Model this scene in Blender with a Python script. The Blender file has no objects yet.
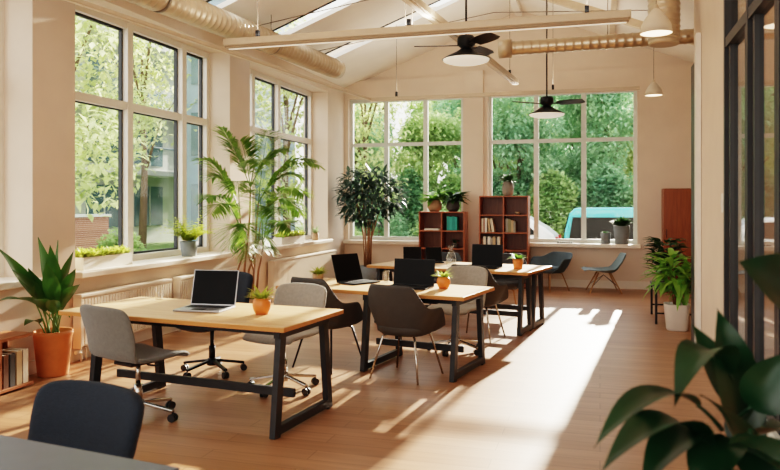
import bpy, math, random
from mathutils import Vector, Matrix
R = math.radians
rnd = random.Random(7)
scene = bpy.context.scene
col = scene.collection

# ------------------------------------------------------------------ mesh builder
class MB:
    def __init__(s): s.v=[]; s.f=[]; s.sm=[]; s.mi=[]
    def add(s, vs, fs, smooth=False, mi=0):
        b=len(s.v); s.v.extend([tuple(p) for p in vs])
        for f in fs:
            s.f.append(tuple(b+i for i in f)); s.sm.append(smooth); s.mi.append(mi)
        return s
    def box(s, x0,x1,y0,y1,z0,z1, M=None, mi=0):
        vs=[Vector((x,y,z)) for z in (z0,z1) for y in (y0,y1) for x in (x0,x1)]
        if M is not None: vs=[M@p for p in vs]
        return s.add(vs,[(0,2,3,1),(4,5,7,6),(0,1,5,4),(2,6,7,3),(0,4,6,2),(1,3,7,5)],False,mi)
    def bar(s, a, b, w, t, up=(0,0,1), mi=0):
        """box beam from a to b, width w (sideways), thickness t (along up)"""
        a=Vector(a); b=Vector(b); d=(b-a).normalized(); u=Vector(up)
        side=d.cross(u)
        if side.length<1e-5: side=d.cross(Vector((0,1,0)))
        side.normalize(); u=side.cross(d).normalized()
        vs=[]
        for p in (a,b):
            for i,j in ((-1,-1),(1,-1),(1,1),(-1,1)): vs.append(p+side*(w/2*i)+u*(t/2*j))
        return s.add(vs,[(0,1,2,3)[::-1],(4,5,6,7),(0,1,5,4),(1,2,6,5),(2,3,7,6),(3,0,4,7)],False,mi)
    def tube(s, pts, r, n=8, mi=0, caps=True):
        pts=[Vector(p) for p in pts]; m=len(pts)
        rs=r if isinstance(r,(list,tuple)) else [r]*m
        vs=[]; prev=None
        for i,p in enumerate(pts):
            d=(pts[min(i+1,m-1)]-pts[max(i-1,0)]).normalized()
            if prev is None:
                a=Vector((0,0,1)) if abs(d.z)<.9 else Vector((1,0,0))
                u=d.cross(a).normalized()
            else:
                u=(prev-d*prev.dot(d)).normalized()
            prev=u; w=d.cross(u)
            for k in range(n):
                t=2*math.pi*k/n; vs.append(p+(u*math.cos(t)+w*math.sin(t))*rs[i])
        fs=[(i*n+k,i*n+(k+1)%n,(i+1)*n+(k+1)%n,(i+1)*n+k) for i in range(m-1) for k in range(n)]
        s.add(vs,fs,True,mi)
        if caps:
            b=len(s.v)-m*n
            s.f.append(tuple(b+k for k in range(n))[::-1]); s.sm.append(False); s.mi.append(mi)
            s.f.append(tuple(b+(m-1)*n+k for k in range(n))); s.sm.append(False); s.mi.append(mi)
        return s
    def lathe(s, prof, n=24, c=(0,0,0), mi=0, sq=None, M=None):
        """profile [(r,z)]; sq: superellipse exponent for squarish pots"""
        vs=[]
        for r,z in prof:
            for k in range(n):
                t=2*math.pi*k/n; cx,cy=math.cos(t),math.sin(t)
                if sq:
                    q=(abs(cx)**sq+abs(cy)**sq)**(-1/sq); cx*=q; cy*=q
                p=Vector((c[0]+r*cx,c[1]+r*cy,c[2]+z)); vs.append(M@p if M is not None else p)
        m=len(prof)
        fs=[(i*n+k,i*n+(k+1)%n,(i+1)*n+(k+1)%n,(i+1)*n+k) for i in range(m-1) for k in range(n)]
        s.add(vs,fs,True,mi)
        b=len(s.v)-m*n
        if prof[0][0]>1e-4: s.f.append(tuple(b+k for k in range(n))[::-1]); s.sm.append(False); s.mi.append(mi)
        if prof[-1][0]>1e-4: s.f.append(tuple(b+(m-1)*n+k for k in range(n))); s.sm.append(False); s.mi.append(mi)
        return s
    def grid(s, fn, nu, nv, smooth=True, mi=0):
        vs=[fn(i/nu,j/nv) for j in range(nv+1) for i in range(nu+1)]
        w=nu+1
        return s.add(vs,[(j*w+i,j*w+i+1,(j+1)*w+i+1,(j+1)*w+i) for j in range(nv) for i in range(nu)],smooth,mi)
    def leaf(s, base, d, L, W, up=(0,0,1), bend=.3, fold=.25, n=5, shape='oval', mi=0):
        base=Vector(base); d=Vector(d).normalized(); u=Vector(up)
        side=d.cross(u)
        if side.length<1e-4: side=d.cross(Vector((.3,1,0)))
        side.normalize(); u=side.cross(d).normalized()
        vs=[]; p=base.copy(); cur=d.copy()
        ax=side
        for i in range(n+1):
            t=i/n
            if shape=='oval': w=W*math.sin(math.pi*min(1,(t*.96+.04))**.8)
            elif shape=='lance': w=W*(math.sin(math.pi*t**.6)*.9+.04*(1-t))
            else: w=W*(1-t)*(.35+t*1.6 if t<.4 else 1)
            if i==n: w=0.002*W
            nrm=side.cross(cur).normalized()
            vs += [p+side*w*.5+nrm*fold*w*.5, p.copy(), p-side*w*.5+nrm*fold*w*.5]
            cur=(Matrix.Rotation(-bend/n,3,ax)@cur).normalized()
            p=p+cur*(L/n)
        fs=[]
        for i in range(n):
            a=i*3; fs+=[(a,a+1,a+4,a+3),(a+1,a+2,a+5,a+4)]
        return s.add(vs,fs,True,mi)
    def mesh(s, name, mats):
        me=bpy.data.meshes.new(name); me.from_pydata(s.v,[],s.f)
        me.polygons.foreach_set('use_smooth',s.sm); me.polygons.foreach_set('material_index',s.mi)
        for m in (mats if isinstance(mats,(list,tuple)) else [mats]): me.materials.append(m)
        me.update()
        return me

def obj(name, mb, mats, parent=None, bev=0, solid=0, sub=0, loc=None, label=None, off=0):
    o=bpy.data.objects.new(name, mb.mesh(name,mats)); col.objects.link(o)
    if parent is not None: o.parent=parent
    if loc: o.location=loc
    if solid:
        m=o.modifiers.new('thickness','SOLIDIFY'); m.thickness=solid; m.offset=off
    if sub:
        m=o.modifiers.new('smooth','SUBSURF'); m.levels=sub; m.render_levels=sub
    if bev:
        m=o.modifiers.new('edge','BEVEL'); m.width=bev; m.segments=2; m.limit_method='ANGLE'; m.angle_limit=R(40)
    if label: o['label']=label
    return o
def tag(o,label,cat,group=None,kind=None):
    o['label']=label; o['category']=cat
    if group: o['group']=group
    if kind: o['kind']=kind
    return o
def thing(name,label,cat,loc=(0,0,0),rz=0,group=None):
    o=bpy.data.objects.new(name,None); col.objects.link(o); o.empty_display_size=.1
    o.location=loc; o.rotation_euler=(0,0,R(rz))
    return tag(o,label,cat,group)
def struct(name,mb,mats,parent=None,**k):
    o=obj(name,mb,mats,parent,**k)
    if parent is None: o['kind']='structure'
    return o
def sroot(name):
    o=bpy.data.objects.new(name,None); col.objects.link(o); o['kind']='structure'; return o
def dup(root,loc,rz,label=None,group=None):
    r=root.copy(); col.objects.link(r); r.location=loc; r.rotation_euler=(0,0,R(rz))
    if label: r['label']=label
    if group: r['group']=group
    def rec(a,b):
        for ch in list(a.children):
            c=ch.copy(); col.objects.link(c); c.parent=b; rec(ch,c)
    rec(root,r)
    return r

# ------------------------------------------------------------------ materials
def lin(c):
    if isinstance(c,str):
        c=c.lstrip('#'); c=[int(c[i:i+2],16)/255 for i in (0,2,4)]
    return tuple((x/12.92 if x<=.04045 else ((x+.055)/1.055)**2.4) for x in c)+(1,)
def mat(name,c,rough=.6,metal=0,var=.08,scale=12,bump=0,bscale=None,spec=.5,stretch=(1,1,1),trans=0,sheen=0,coat=0):
    m=bpy.data.materials.new(name); m.use_nodes=True; nt=m.node_tree; N=nt.nodes; L=nt.links
    b=N['Principled BSDF']; b.inputs['Roughness'].default_value=rough; b.inputs['Metallic'].default_value=metal
    b.inputs['Specular IOR Level'].default_value=spec
    if coat: b.inputs['Coat Weight'].default_value=coat
    if sheen: b.inputs['Sheen Weight'].default_value=sheen
    tc=N.new('ShaderNodeTexCoord'); mp=N.new('ShaderNodeMapping'); mp.inputs['Scale'].default_value=stretch
    L.new(tc.outputs['Object'],mp.inputs['Vector'])
    n=N.new('ShaderNodeTexNoise'); n.inputs['Scale'].default_value=scale; n.inputs['Detail'].default_value=4
    L.new(mp.outputs['Vector'],n.inputs['Vector'])
    r=N.new('ShaderNodeValToRGB'); c0=lin(c)
    r.color_ramp.elements[0].position=.3; r.color_ramp.elements[1].position=.7
    r.color_ramp.elements[0].color=tuple(max(0,x*(1-var)) for x in c0[:3])+(1,)
    r.color_ramp.elements[1].color=tuple(min(1,x*(1+var)) for x in c0[:3])+(1,)
    L.new(n.outputs['Fac'],r.inputs['Fac']); L.new(r.outputs['Color'],b.inputs['Base Color'])
    if bump:
        n2=N.new('ShaderNodeTexNoise'); n2.inputs['Scale'].default_value=bscale or scale*4; n2.inputs['Detail'].default_value=3
        L.new(mp.outputs['Vector'],n2.inputs['Vector'])
        bp=N.new('ShaderNodeBump'); bp.inputs['Strength'].default_value=bump; bp.inputs['Distance'].default_value=.02
        L.new(n2.outputs['Fac'],bp.inputs['Height']); L.new(bp.outputs['Normal'],b.inputs['Normal'])
    if trans:
        t=N.new('ShaderNodeBsdfTranslucent'); L.new(r.outputs['Color'],t.inputs['Color'])
        mx=N.new('ShaderNodeMixShader'); mx.inputs[0].default_value=trans
        L.new(b.outputs[0],mx.inputs[1]); L.new(t.outputs[0],mx.inputs[2]); L.new(mx.outputs[0],N['Material Output'].inputs['Surface'])
    return m
def leafmat(name,c1,c2,trans=.35,rough=.45,scale=3):
    m=bpy.data.materials.new(name); m.use_nodes=True; nt=m.node_tree; N=nt.nodes; L=nt.links
    b=N['Principled BSDF']; b.inputs['Roughness'].default_value=rough
    g=N.new('ShaderNodeNewGeometry'); r=N.new('ShaderNodeValToRGB')
    r.color_ramp.elements[0].color=lin(c1); r.color_ramp.elements[1].color=lin(c2)
    n=N.new('ShaderNodeTexNoise'); n.inputs['Scale'].default_value=scale
    tc=N.new('ShaderNodeTexCoord'); L.new(tc.outputs['Object'],n.inputs['Vector'])
    a=N.new('ShaderNodeMath'); a.operation='MULTIPLY_ADD'; a.inputs[1].default_value=.5
    L.new(g.outputs['Random Per Island'],a.inputs[0])
    h=N.new('ShaderNodeMath'); h.operation='MULTIPLY_ADD'; h.inputs[1].default_value=1.4; h.inputs[2].default_value=-.45
    L.new(n.outputs['Fac'],h.inputs[0]); L.new(h.outputs[0],a.inputs[2])
    L.new(a.outputs[0],r.inputs['Fac']); L.new(r.outputs['Color'],b.inputs['Base Color'])
    t=N.new('ShaderNodeBsdfTranslucent'); L.new(r.outputs['Color'],t.inputs['Color'])
    mx=N.new('ShaderNodeMixShader'); mx.inputs[0].default_value=trans
    L.new(b.outputs[0],mx.inputs[1]); L.new(t.outputs[0],mx.inputs[2]); L.new(mx.outputs[0],N['Material Output'].inputs['Surface'])
    return m
def glassmat(name,tint=(1,1,1),refl=.1,rough=.0,graze=.35):
    m=bpy.data.materials.new(name); m.use_nodes=True; nt=m.node_tree; N=nt.nodes; L=nt.links
    N.remove(N['Principled BSDF'])
    t=N.new('ShaderNodeBsdfTransparent'); t.inputs['Color'].default_value=tuple(tint)+(1,)
    g=N.new('ShaderNodeBsdfGlossy'); g.inputs['Roughness'].default_value=rough
    lw=N.new('ShaderNodeLayerWeight'); lw.inputs['Blend'].default_value=.5
    pw=N.new('ShaderNodeMath'); pw.operation='POWER'; pw.inputs[1].default_value=4
    ma=N.new('ShaderNodeMath'); ma.operation='MULTIPLY_ADD'; ma.inputs[1].default_value=graze; ma.inputs[2].default_value=refl*.25; ma.use_clamp=True
    L.new(lw.outputs['Facing'],pw.inputs[0]); L.new(pw.outputs[0],ma.inputs[0])
    mx=N.new('ShaderNodeMixShader')
    L.new(ma.outputs[0],mx.inputs[0]); L.new(t.outputs[0],mx.inputs[1]); L.new(g.outputs[0],mx.inputs[2])
    L.new(mx.outputs[0],N['Material Output'].inputs['Surface'])
    return m
def emit(name,c,s):
    m=bpy.data.materials.new(name); m.use_nodes=True; b=m.node_tree.nodes['Principled BSDF']
    b.inputs['Base Color'].default_value=lin(c); b.inputs['Emission Color'].default_value=lin(c); b.inputs['Emission Strength'].default_value=s
    b.inputs['Roughness'].default_value=.4
    return m
def floormat():
    m=bpy.data.materials.new('oak floorboards'); m.use_nodes=True; nt=m.node_tree; N=nt.nodes; L=nt.links
    b=N['Principled BSDF']; b.inputs['Roughness'].default_value=.38
    tc=N.new('ShaderNodeTexCoord')
    br=N.new('ShaderNodeTexBrick'); br.inputs['Scale'].default_value=1; br.inputs['Brick Width'].default_value=1.7; br.inputs['Row Height'].default_value=.16
    br.inputs['Mortar Size'].default_value=.0025; br.inputs['Color1'].default_value=lin('#b08565'); br.inputs['Color2'].default_value=lin('#a17656')
    br.inputs['Mortar'].default_value=lin('#7d583e'); br.offset=.37
    L.new(tc.outputs['Object'],br.inputs['Vector'])
    mp=N.new('ShaderNodeMapping'); mp.inputs['Scale'].default_value=(.7,9,1); L.new(tc.outputs['Object'],mp.inputs['Vector'])
    n=N.new('ShaderNodeTexNoise'); n.inputs['Scale'].default_value=2.2; n.inputs['Detail'].default_value=6; n.inputs['Distortion'].default_value=.6
    L.new(mp.outputs['Vector'],n.inputs['Vector'])
    r=N.new('ShaderNodeValToRGB'); r.color_ramp.elements[0].position=.3; r.color_ramp.elements[1].position=.75
    r.color_ramp.elements[0].color=(.80,.78,.76,1); r.color_ramp.elements[1].color=(1.08,1.06,1.04,1)
    L.new(n.outputs['Fac'],r.inputs['Fac'])
    mx=N.new('ShaderNodeMixRGB'); mx.blend_type='MULTIPLY'; mx.inputs[0].default_value=1
    L.new(br.outputs['Color'],mx.inputs[1]); L.new(r.outputs['Color'],mx.inputs[2]); L.new(mx.outputs[0],b.inputs['Base Color'])
    bp=N.new('ShaderNodeBump'); bp.inputs['Strength'].default_value=.06; L.new(n.outputs['Fac'],bp.inputs['Height']); L.new(bp.outputs['Normal'],b.inputs['Normal'])
    return m
def woodmat(name,c1,c2,sc=(1,14,14),rough=.42,s=2.):
    m=bpy.data.materials.new(name); m.use_nodes=True; nt=m.node_tree; N=nt.nodes; L=nt.links
    b=N['Principled BSDF']; b.inputs['Roughness'].default_value=rough
    tc=N.new('ShaderNodeTexCoord'); mp=N.new('ShaderNodeMapping'); mp.inputs['Scale'].default_value=sc
    L.new(tc.outputs['Object'],mp.inputs['Vector'])
    n=N.new('ShaderNodeTexNoise'); n.inputs['Scale'].default_value=s; n.inputs['Detail'].default_value=5; n.inputs['Distortion'].default_value=.8
    L.new(mp.outputs['Vector'],n.inputs['Vector'])
    r=N.new('ShaderNodeValToRGB'); r.color_ramp.elements[0].position=.3; r.color_ramp.elements[1].position=.7
    r.color_ramp.elements[0].color=lin(c1); r.color_ramp.elements[1].color=lin(c2)
    L.new(n.outputs['Fac'],r.inputs['Fac']); L.new(r.outputs['Color'],b.inputs['Base Color'])
    return m
def brickmat(name):
    m=bpy.data.materials.new(name); m.use_nodes=True; nt=m.node_tree; N=nt.nodes; L=nt.links
    b=N['Principled BSDF']; b.inputs['Roughness'].default_value=.9
    tc=N.new('ShaderNodeTexCoord'); mp=N.new('ShaderNodeMapping'); mp.inputs['Rotation'].default_value=(R(90),0,0)
    L.new(tc.outputs['Object'],mp.inputs['Vector'])
    br=N.new('ShaderNodeTexBrick'); br.inputs['Scale'].default_value=4; br.inputs['Color1'].default_value=lin('#9a6a58'); br.inputs['Color2'].default_value=lin('#85574a'); br.inputs['Mortar'].default_value=lin('#b8a294')
    L.new(mp.outputs['Vector'],br.inputs['Vector']); L.new(br.outputs['Color'],b.inputs['Base Color'])
    return m

M={}
M['wall']=mat('warm white plaster','#e0cdbb',.85,var=.03,scale=3,bump=.05,bscale=60)
M['ceil']=mat('cream ceiling boards','#f5ece1',.85,var=.03,scale=3)
M['trim']=mat('cream painted trim','#eadfd0',.5,var=.02)
M['floor']=floormat()
M['sill']=mat('cream sill board','#efe2d2',.45,var=.03)
M['winframe']=mat('cream window frame','#ece6dc',.45,var=.02)
M['winframe_back']=mat('pale grey window frame','#d9ddd7',.45,var=.02)
M['windark']=mat('dark window gasket','#33363a',.5,var=.05)  # skylight bars, and painted shade on the left window frame sides
M['glass']=glassmat('window glass',(.98,.99,.985),.008)
M['glass_part']=glassmat('partition glass',(.88,.91,.90),.22,0,.7)
M['blackframe']=mat('black partition frame','#2e3033',.45,var=.06)
M['oak']=woodmat('oak tabletop','#e2ba8b','#cf9f6e')
M['oakedge']=woodmat('oak tabletop edge','#c98d52','#b67a42')
M['legsteel']=mat('dark grey table steel','#303235',.45,.3,var=.08)
M['greydesk']=mat('slate grey desk top','#5a626c',.42,var=.05)
M['fab_grey']=mat('grey chair fabric','#6a6963',.9,var=.1,scale=40,bump=.25,bscale=300,sheen=.2)
M['fab_light']=mat('light grey chair fabric','#98948b',.9,var=.08,scale=40,bump=.25,bscale=300,sheen=.2)
M['fab_navy']=mat('dark navy chair mesh','#1a2430',.85,var=.12,scale=60,bump=.4,bscale=220)
M['fab_black']=mat('charcoal chair fabric','#35373b',.85,var=.12,scale=40,bump=.25,bscale=300)
M['shell_grey']=mat('charcoal chair shell','#3f3c39',.7,var=.07,scale=20,bump=.1,bscale=200)
M['shell_dark']=mat('dark chair shell','#34363a',.65,var=.07,scale=20)
M['shell_blue']=mat('blue grey chair shell','#4b5a63',.7,var=.07,scale=20)
M['shell_teal']=mat('pale teal grey chair shell','#74858a',.7,var=.07,scale=20)
M['chrome']=mat('polished chrome','#c9c6c0',.18,1,var=.03)
M['blackplastic']=mat('black plastic','#1f2022',.45,var=.1)
M['legwood']=woodmat('beech chair leg','#b98a5c','#a3764a',(14,14,1))
M['alu']=mat('silver laptop aluminium','#b9bcc0',.32,.8,var=.03)
M['laptopdark']=mat('dark grey laptop casing','#1e2023',.4,.4,var=.05)
M['screen']=mat('dark laptop screen','#0b0c0f',.3,0,var=.15,scale=6,spec=.15)
M['keys']=mat('black laptop keys','#232529',.6,var=.1)
M['terracotta']=mat('terracotta','#c0713f',.75,var=.1,scale=8,bump=.06)
M['orange']=mat('orange glazed clay','#d0783a',.45,var=.08,scale=8)
M['potgrey']=mat('grey concrete pot','#7b8082',.8,var=.08,bump=.08)
M['potwhite']=mat('white glazed pot','#e9e4dc',.35,var=.03)
M['pottan']=mat('tan stoneware pot','#b08f70',.7,var=.1)
M['potdark']=mat('dark grey pot','#4a4643',.7,var=.1)
M['vase']=mat('stone grey vase','#8a847a',.75,var=.1)
M['soil']=mat('potting soil','#3a2a1e',.95,var=.3,scale=60,bump=.5)
M['bark']=mat('brown plant stem','#8a6242',.85,var=.2,scale=20,stretch=(1,1,.2))
M['treebark']=mat('tree bark','#6d5a4b',.9,var=.25,scale=10,stretch=(1,1,.2),bump=.4)
M['cherry']=woodmat('reddish brown bookcase veneer','#a9623e','#985230',(12,12,1.2))
M['cherryd']=woodmat('reddish brown bookcase back','#7a4732','#683a28',(12,12,1.2))
M['cabinet']=woodmat('red brown cabinet door','#96542f','#7f4225',(14,14,1.2))
M['benchwood']=woodmat('reddish oak shelf','#a96a43','#925735',(12,1.5,12))
M['radiator']=mat('cream radiator enamel','#e2d5c4',.4,var=.02)
M['duct']=mat('beige spiral duct','#c6b299',.42,.45,var=.06,scale=6)
M['ductsilver']=mat('silver spiral duct','#c9b7a0',.3,.8,var=.05,scale=6)
M['rail']=mat('cream painted aluminium','#c9b59c',.4,.2,var=.03)
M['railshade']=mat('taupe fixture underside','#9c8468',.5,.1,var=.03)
M['cable']=mat('steel suspension cable','#8a7c6d',.4,.4)
M['black']=mat('black metal','#202123',.4,.5,var=.08)
M['fanblade']=mat('dark brown fan blade','#30261f',.45,var=.12,scale=8)
M['lens']=emit('lit opal fan lens','#f3e6d2',.55)
M['strip']=emit('lit opal strip','#f3e2cc',.55)
M['stripoff']=mat('opal rail strip','#efe2d0',.4,var=.02)
M['pendant']=mat('cream pendant enamel','#dccdb9',.5,var=.03)
M['pendin']=emit('pendant opening','#f6ebdc',.8)
M['truss']=mat('tan roof timber','#d3bda3',.7,var=.06)
M['white']=mat('white plastic','#ece7de',.4,var=.02)
M['drink']=glassmat('drinking glass',(.97,.98,.98),.25,0,.8)
M['strel']=leafmat('strelitzia leaf','#24451f','#5b8a3c',.25,.35)
M['fore']=leafmat('deep green glossy leaf','#0b2315','#234c2b',.15,.3)
M['palm']=leafmat('palm leaflet','#4f7c2e','#a5c25c',.4)
M['ficus']=leafmat('dark ficus leaf','#1e2c22','#43584a',.2,.4)
M['lush']=leafmat('bright indoor leaf','#3f7a2c','#94bf55',.35)
M['darkleaf']=leafmat('dark indoor leaf','#22401f','#4b7035',.25)
M['yellow']=leafmat('yellow green leaf','#a3ba30','#e6ea72',.4)
M['succ']=leafmat('grey green succulent','#7d9a6c','#c0cda0',.3)
M['lime']=leafmat('light herb leaf','#7fa03c','#c9d27a',.4)
M['bright']=leafmat('bright glossy indoor leaf','#4f9433','#b5dc70',.4)
M['limey']=leafmat('yellow green herb leaf','#8fa936','#d8dc76',.4)
M['treea']=leafmat('sunlit tree leaf','#86ad70','#d6e4a8',.5,.7,.5)  # this and the next two leaf colours are paled in place of haze
M['treeb']=leafmat('mid green tree leaf','#6a9c7c','#bcd8ac',.5,.7,.5)
M['treec']=leafmat('pale yellow tree leaf','#b0c27c','#ecefc0',.5,.7,.5)
M['street']=mat('pale grey street','#8e8c86',.9,var=.06,scale=2)
M['lawn']=mat('roadside grass','#6f8a4c',.95,var=.2,scale=6)
M['concrete']=mat('pale concrete facade','#c9cbc6',.85,var=.04,scale=2)
M['bluefac']=mat('blue grey facade','#8fa2b3',.8,var=.05,scale=2)
M['facglass']=mat('facade window glass','#5f7682',.15,var=.2,scale=1,spec=.8)
M['brick']=brickmat('red brick')
M['teal']=mat('teal car paint','#2fa6ae',.3,var=.03,coat=.5)
M['carwhite']=mat('white car paint','#e8eaec',.3,var=.02,coat=.5)
M['carglass']=mat('tinted car glass','#070b0d',.35,var=.15,scale=2,spec=.2)
M['tyre']=mat('black tyre','#1b1b1c',.8)
M['lamp']=mat('red tail lamp','#b63a2c',.3)
M['headlamp']=mat('clear head lamp','#dfe3e6',.2)
BOOKC={'teal':'#2f8f86','teal2':'#3ba396','cream':'#ded2bd','white':'#e8e2d6','grey':'#9b978d','tan':'#bfa37f','rust':'#a4583a','brown':'#6d4a36','dark':'#4d4a48','olive':'#8c8a6c'}
for k,c in BOOKC.items(): M['bk_'+k]=mat(k+' book cover',c,.7,var=.05)
M['paper']=mat('book page edges','#e9e0cd',.9,var=.06,scale=80,stretch=(1,1,.1))

# ------------------------------------------------------------------ camera
F=714.; TH=math.atan(210/F); H=1.55; HY=203.
cd=bpy.data.cameras.new('camera'); cam=bpy.data.objects.new('camera',cd); col.objects.link(cam)
cd.sensor_width=36; cd.lens=36*F/780; cam.location=(0,0,H); cam.rotation_euler=(R(90),0,TH)
cd.shift_y=-(235-HY)/780.; cd.clip_end=300; cd.clip_start=.05
cd.dof.use_dof=True; cd.dof.focus_distance=7.5; cd.dof.aperture_fstop=3.2
scene.camera=cam

# ------------------------------------------------------------------ room shell
XL=-4.95; XR=1.0; YB=13.57; YN=-3.2; RX=-1.46; RZ=5.2; SL=.38; XE=2.7
def slab(mb,us,vs,holes,P,t0,t1,mi=0):
    """rectangular slab with rectangular holes; P(u,v,t)->point; outer rect us=(u0,u1), vs=(v0,v1)"""
    U=sorted({us[0],us[1],*[h[0] for h in holes],*[h[1] for h in holes]}); U=[u for u in U if us[0]<=u<=us[1]]
    V=sorted({vs[0],vs[1],*[h[2] for h in holes],*[h[3] for h in holes]}); V=[v for v in V if vs[0]<=v<=vs[1]]
    def solid(i,j):
        if i<0 or j<0 or i>=len(U)-1 or j>=len(V)-1: return False
        cu=(U[i]+U[i+1])/2; cv=(V[j]+V[j+1])/2
        return not any(h[0]<cu<h[1] and h[2]<cv<h[3] for h in holes)
    for i in range(len(U)-1):
        for j in range(len(V)-1):
            if not solid(i,j): continue
            a,b,c,d=U[i],U[i+1],V[j],V[j+1]
            q=lambda t:[P(a,c,t),P(b,c,t),P(b,d,t),P(a,d,t)]
            mb.add(q(t0),[(0,1,2,3)],mi=mi); mb.add(q(t1),[(3,2,1,0)],mi=mi)
            for (di,dj,(x0,y0),(x1,y1)) in ((-1,0,(a,c),(a,d)),(1,0,(b,c),(b,d)),(0,-1,(a,c),(b,c)),(0,1,(a,d),(b,d))):
                if not solid(i+di,j+dj):
                    mb.add([P(x0,y0,t0),P(x1,y1,t0),P(x1,y1,t1),P(x0,y0,t1)],[(0,1,2,3)],mi=mi)
    return mb
roof=lambda x: RZ-SL*abs(x-RX)

mb=MB(); mb.box(XL-.6,XE+3.2,YN,YB+.4,-.12,0); struct('floor',mb,M['floor'])
SILL=.87; WT=3.66
LW=[(-1.4,1.65),(2.2,5.31),(5.86,8.92),(9.51,12.66)]
mb=MB(); slab(mb,(YN,YB),(0,4.0),[(a,b,SILL-.05,WT) for a,b in LW],lambda u,v,t:(t,u,v),XL,XL-.5); struct('wall_left',mb,M['wall'])
BW=[(-4.87,-2.53),(-2.05,.645)]; BS=.81; BT=3.64
mb=MB(); slab(mb,(XL-.5,XE),(0,4.0),[(a,b,BS-.05,BT) for a,b in BW],lambda u,v,t:(u,t,v),YB,YB+.26)
mb.box(XL-.5,XE,YB+.1,YB+.26,4.0,5.4)
mb.box(-2.50,-2.13,YB-.07,YB+.05,.0,4.08)
struct('wall_back',mb,M['wall'])
# right wall: plain pier, with glazed partition nearer the camera
YG=6.38; YE=8.55
mb=MB(); mb.box(XR,XR+.22,YG,YE,0,4.6); mb.box(XR,XR+.22,YN,YG,3.35,4.6); mb.box(XR,XR+.22,YN,YG,0,.22)
struct('wall_right',mb,M['wall'])
mb=MB(); mb.box(XE,XE+.2,YE,YB,0,4.2); mb.box(XR+.22,XE+.2,YE-.15,YE,0,4.6); struct('wall_alcove',mb,M['wall'])
# room beyond the partition
mb=MB(); mb.box(4.9,5.1,YN,YE-.15,0,3.4); mb.box(XR+.22,5.1,YN,YE-.15,3.35,3.5)
struct('wall_side_room',mb,M['wall'])
# ceiling with skylight openings
SKY=[(7.70,8.06,-4.72,-3.0),(9.38,9.80,-4.72,-2.15),(11.22,11.66,-4.72,-2.15),(5.2,5.5,-4.72,-2.15)]
mb=MB()
slab(mb,(YN,YB+.4),(XL-.5,RX),[(s[0],s[1],s[2],s[3]) for s in SKY],lambda u,v,t:(v,u,roof(v)+t),0,.07)
slab(mb,(YN,YB+.4),(RX,XE+.2),[],lambda u,v,t:(v,u,roof(v)+t),0,.22)
struct('ceiling',mb,M['ceil'])
for k,s in enumerate(SKY[:3]):
    r=sroot(f'window_{10+k}'); mb=MB(); P=lambda u,v,t:(v,u,roof(v)+t)
    y0,y1,x0,x1=s
    mb.bar((x0,y0+.018,roof(x0)+.035),(x1,y0+.018,roof(x1)+.035),.03,.09)
    struct('skylight_frame',mb,M['windark'],r)
    mb=MB(); slab(mb,(y0,y1),(x0,x1),[],P,.075,.08); struct('skylight_pane',mb,M['glass'],r)
# baseboards
mb=MB(); mb.box(XL,XL+.02,YN,YB,0,.12); struct('baseboard_left',mb,M['trim'])
mb=MB(); mb.box(XL,-2.5,YB-.02,YB,0,.14); mb.box(-2.13,XE,YB-.02,YB,0,.14); struct('baseboard_back',mb,M['trim'])
mb=MB(); mb.box(XR-.015,XR,YN,YE,0,.11); struct('baseboard_right',mb,M['trim'])
# sills
for k,(a,b) in enumerate(LW[1:]):
    mb=MB(); mb.box(XL-.45,XL+.10,a-.02 if k else a,b+.02,SILL-.06,SILL); struct(f'trim_{k+1}',mb,M['sill'],bev=.008)
for k,(a,b) in enumerate(BW):
    mb=MB(); mb.box(a-.05,b+.05,YB-.16,YB+.26,BS-.07,BS); struct(f'trim_{k+5}',mb,M['sill'],bev=.008)
# windows
def lwin(n,y0,y1,mull,tz=2.68):
    r=sroot(f'window_{n}'); x0,x1=-5.34,-5.27; xd0,xd1=-5.385,-5.34
    fr=MB(); dk=MB()
    ys=[y0]+list(mull)+[y1]
    def v(m,yc,w,xa,xb): m.box(xa,xb,yc-w/2,yc+w/2,SILL,WT)
    for m,xa,xb,e in ((fr,x0,x1,0),(dk,xd0,xd1,.025)):
        g_=.003
        m.box(xa+g_,xb-g_,y0,y0+.07+e,SILL,WT); m.box(xa+g_,xb-g_,y1-.07-e,y1,SILL,WT)
        for a in mull: v(m,a,.10+2*e,xa,xb)
        m.box(xa+2*g_,xb-2*g_,y0,y1,SILL,SILL+.07+e); m.box(xa+2*g_,xb-2*g_,y0,y1,WT-.08-e,WT); m.box(xa+2.6*g_,xb-2.6*g_,y0,y1,tz-.045-e*.5,tz+.045+e*.5)
    struct('window_frame',fr,M['winframe'],r); struct('window_sash',dk,M['windark'],r)  # dark bars behind the cream frame stand in for its shaded sides
    g=MB(); g.box(-5.372,-5.368,y0+.05,y1-.05,SILL+.05,WT-.05); struct('window_pane',g,M['glass'],r)
lwin(1,*LW[1],[3.2,4.25]); lwin(2,*LW[2],[7.16,8.29]); lwin(3,*LW[3],[10.25,11.2],2.72)
lwin(6,*LW[0],[-.4,.6])
def bwin(n,xa,xb,mull,tz=2.72):
    r=sroot(f'window_{n}'); fr=MB(); y0,y1=13.70,13.77
    fr.box(xa,xa+.06,y0,y1,BS,BT); fr.box(xb-.06,xb,y0,y1,BS,BT)
    for a in mull: fr.box(a-.045,a+.045,y0+.003,y1-.003,BS,BT)
    fr.box(xa,xb,y0+.006,y1-.006,BS,BS+.07); fr.box(xa,xb,y0+.006,y1-.006,BT-.07,BT); fr.box(xa,xb,y0+.009,y1-.009,tz-.035,tz+.035)
    struct('window_frame',fr,M['winframe_back'],r)
    g=MB(); g.box(xa+.04,xb-.04,13.735,13.739,BS+.05,BT-.05); struct('window_pane',g,M['glass'],r)
bwin(4,*BW[0],[-4.11,-3.30]); bwin(5,*BW[1],[-1.155,-.29])
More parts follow.
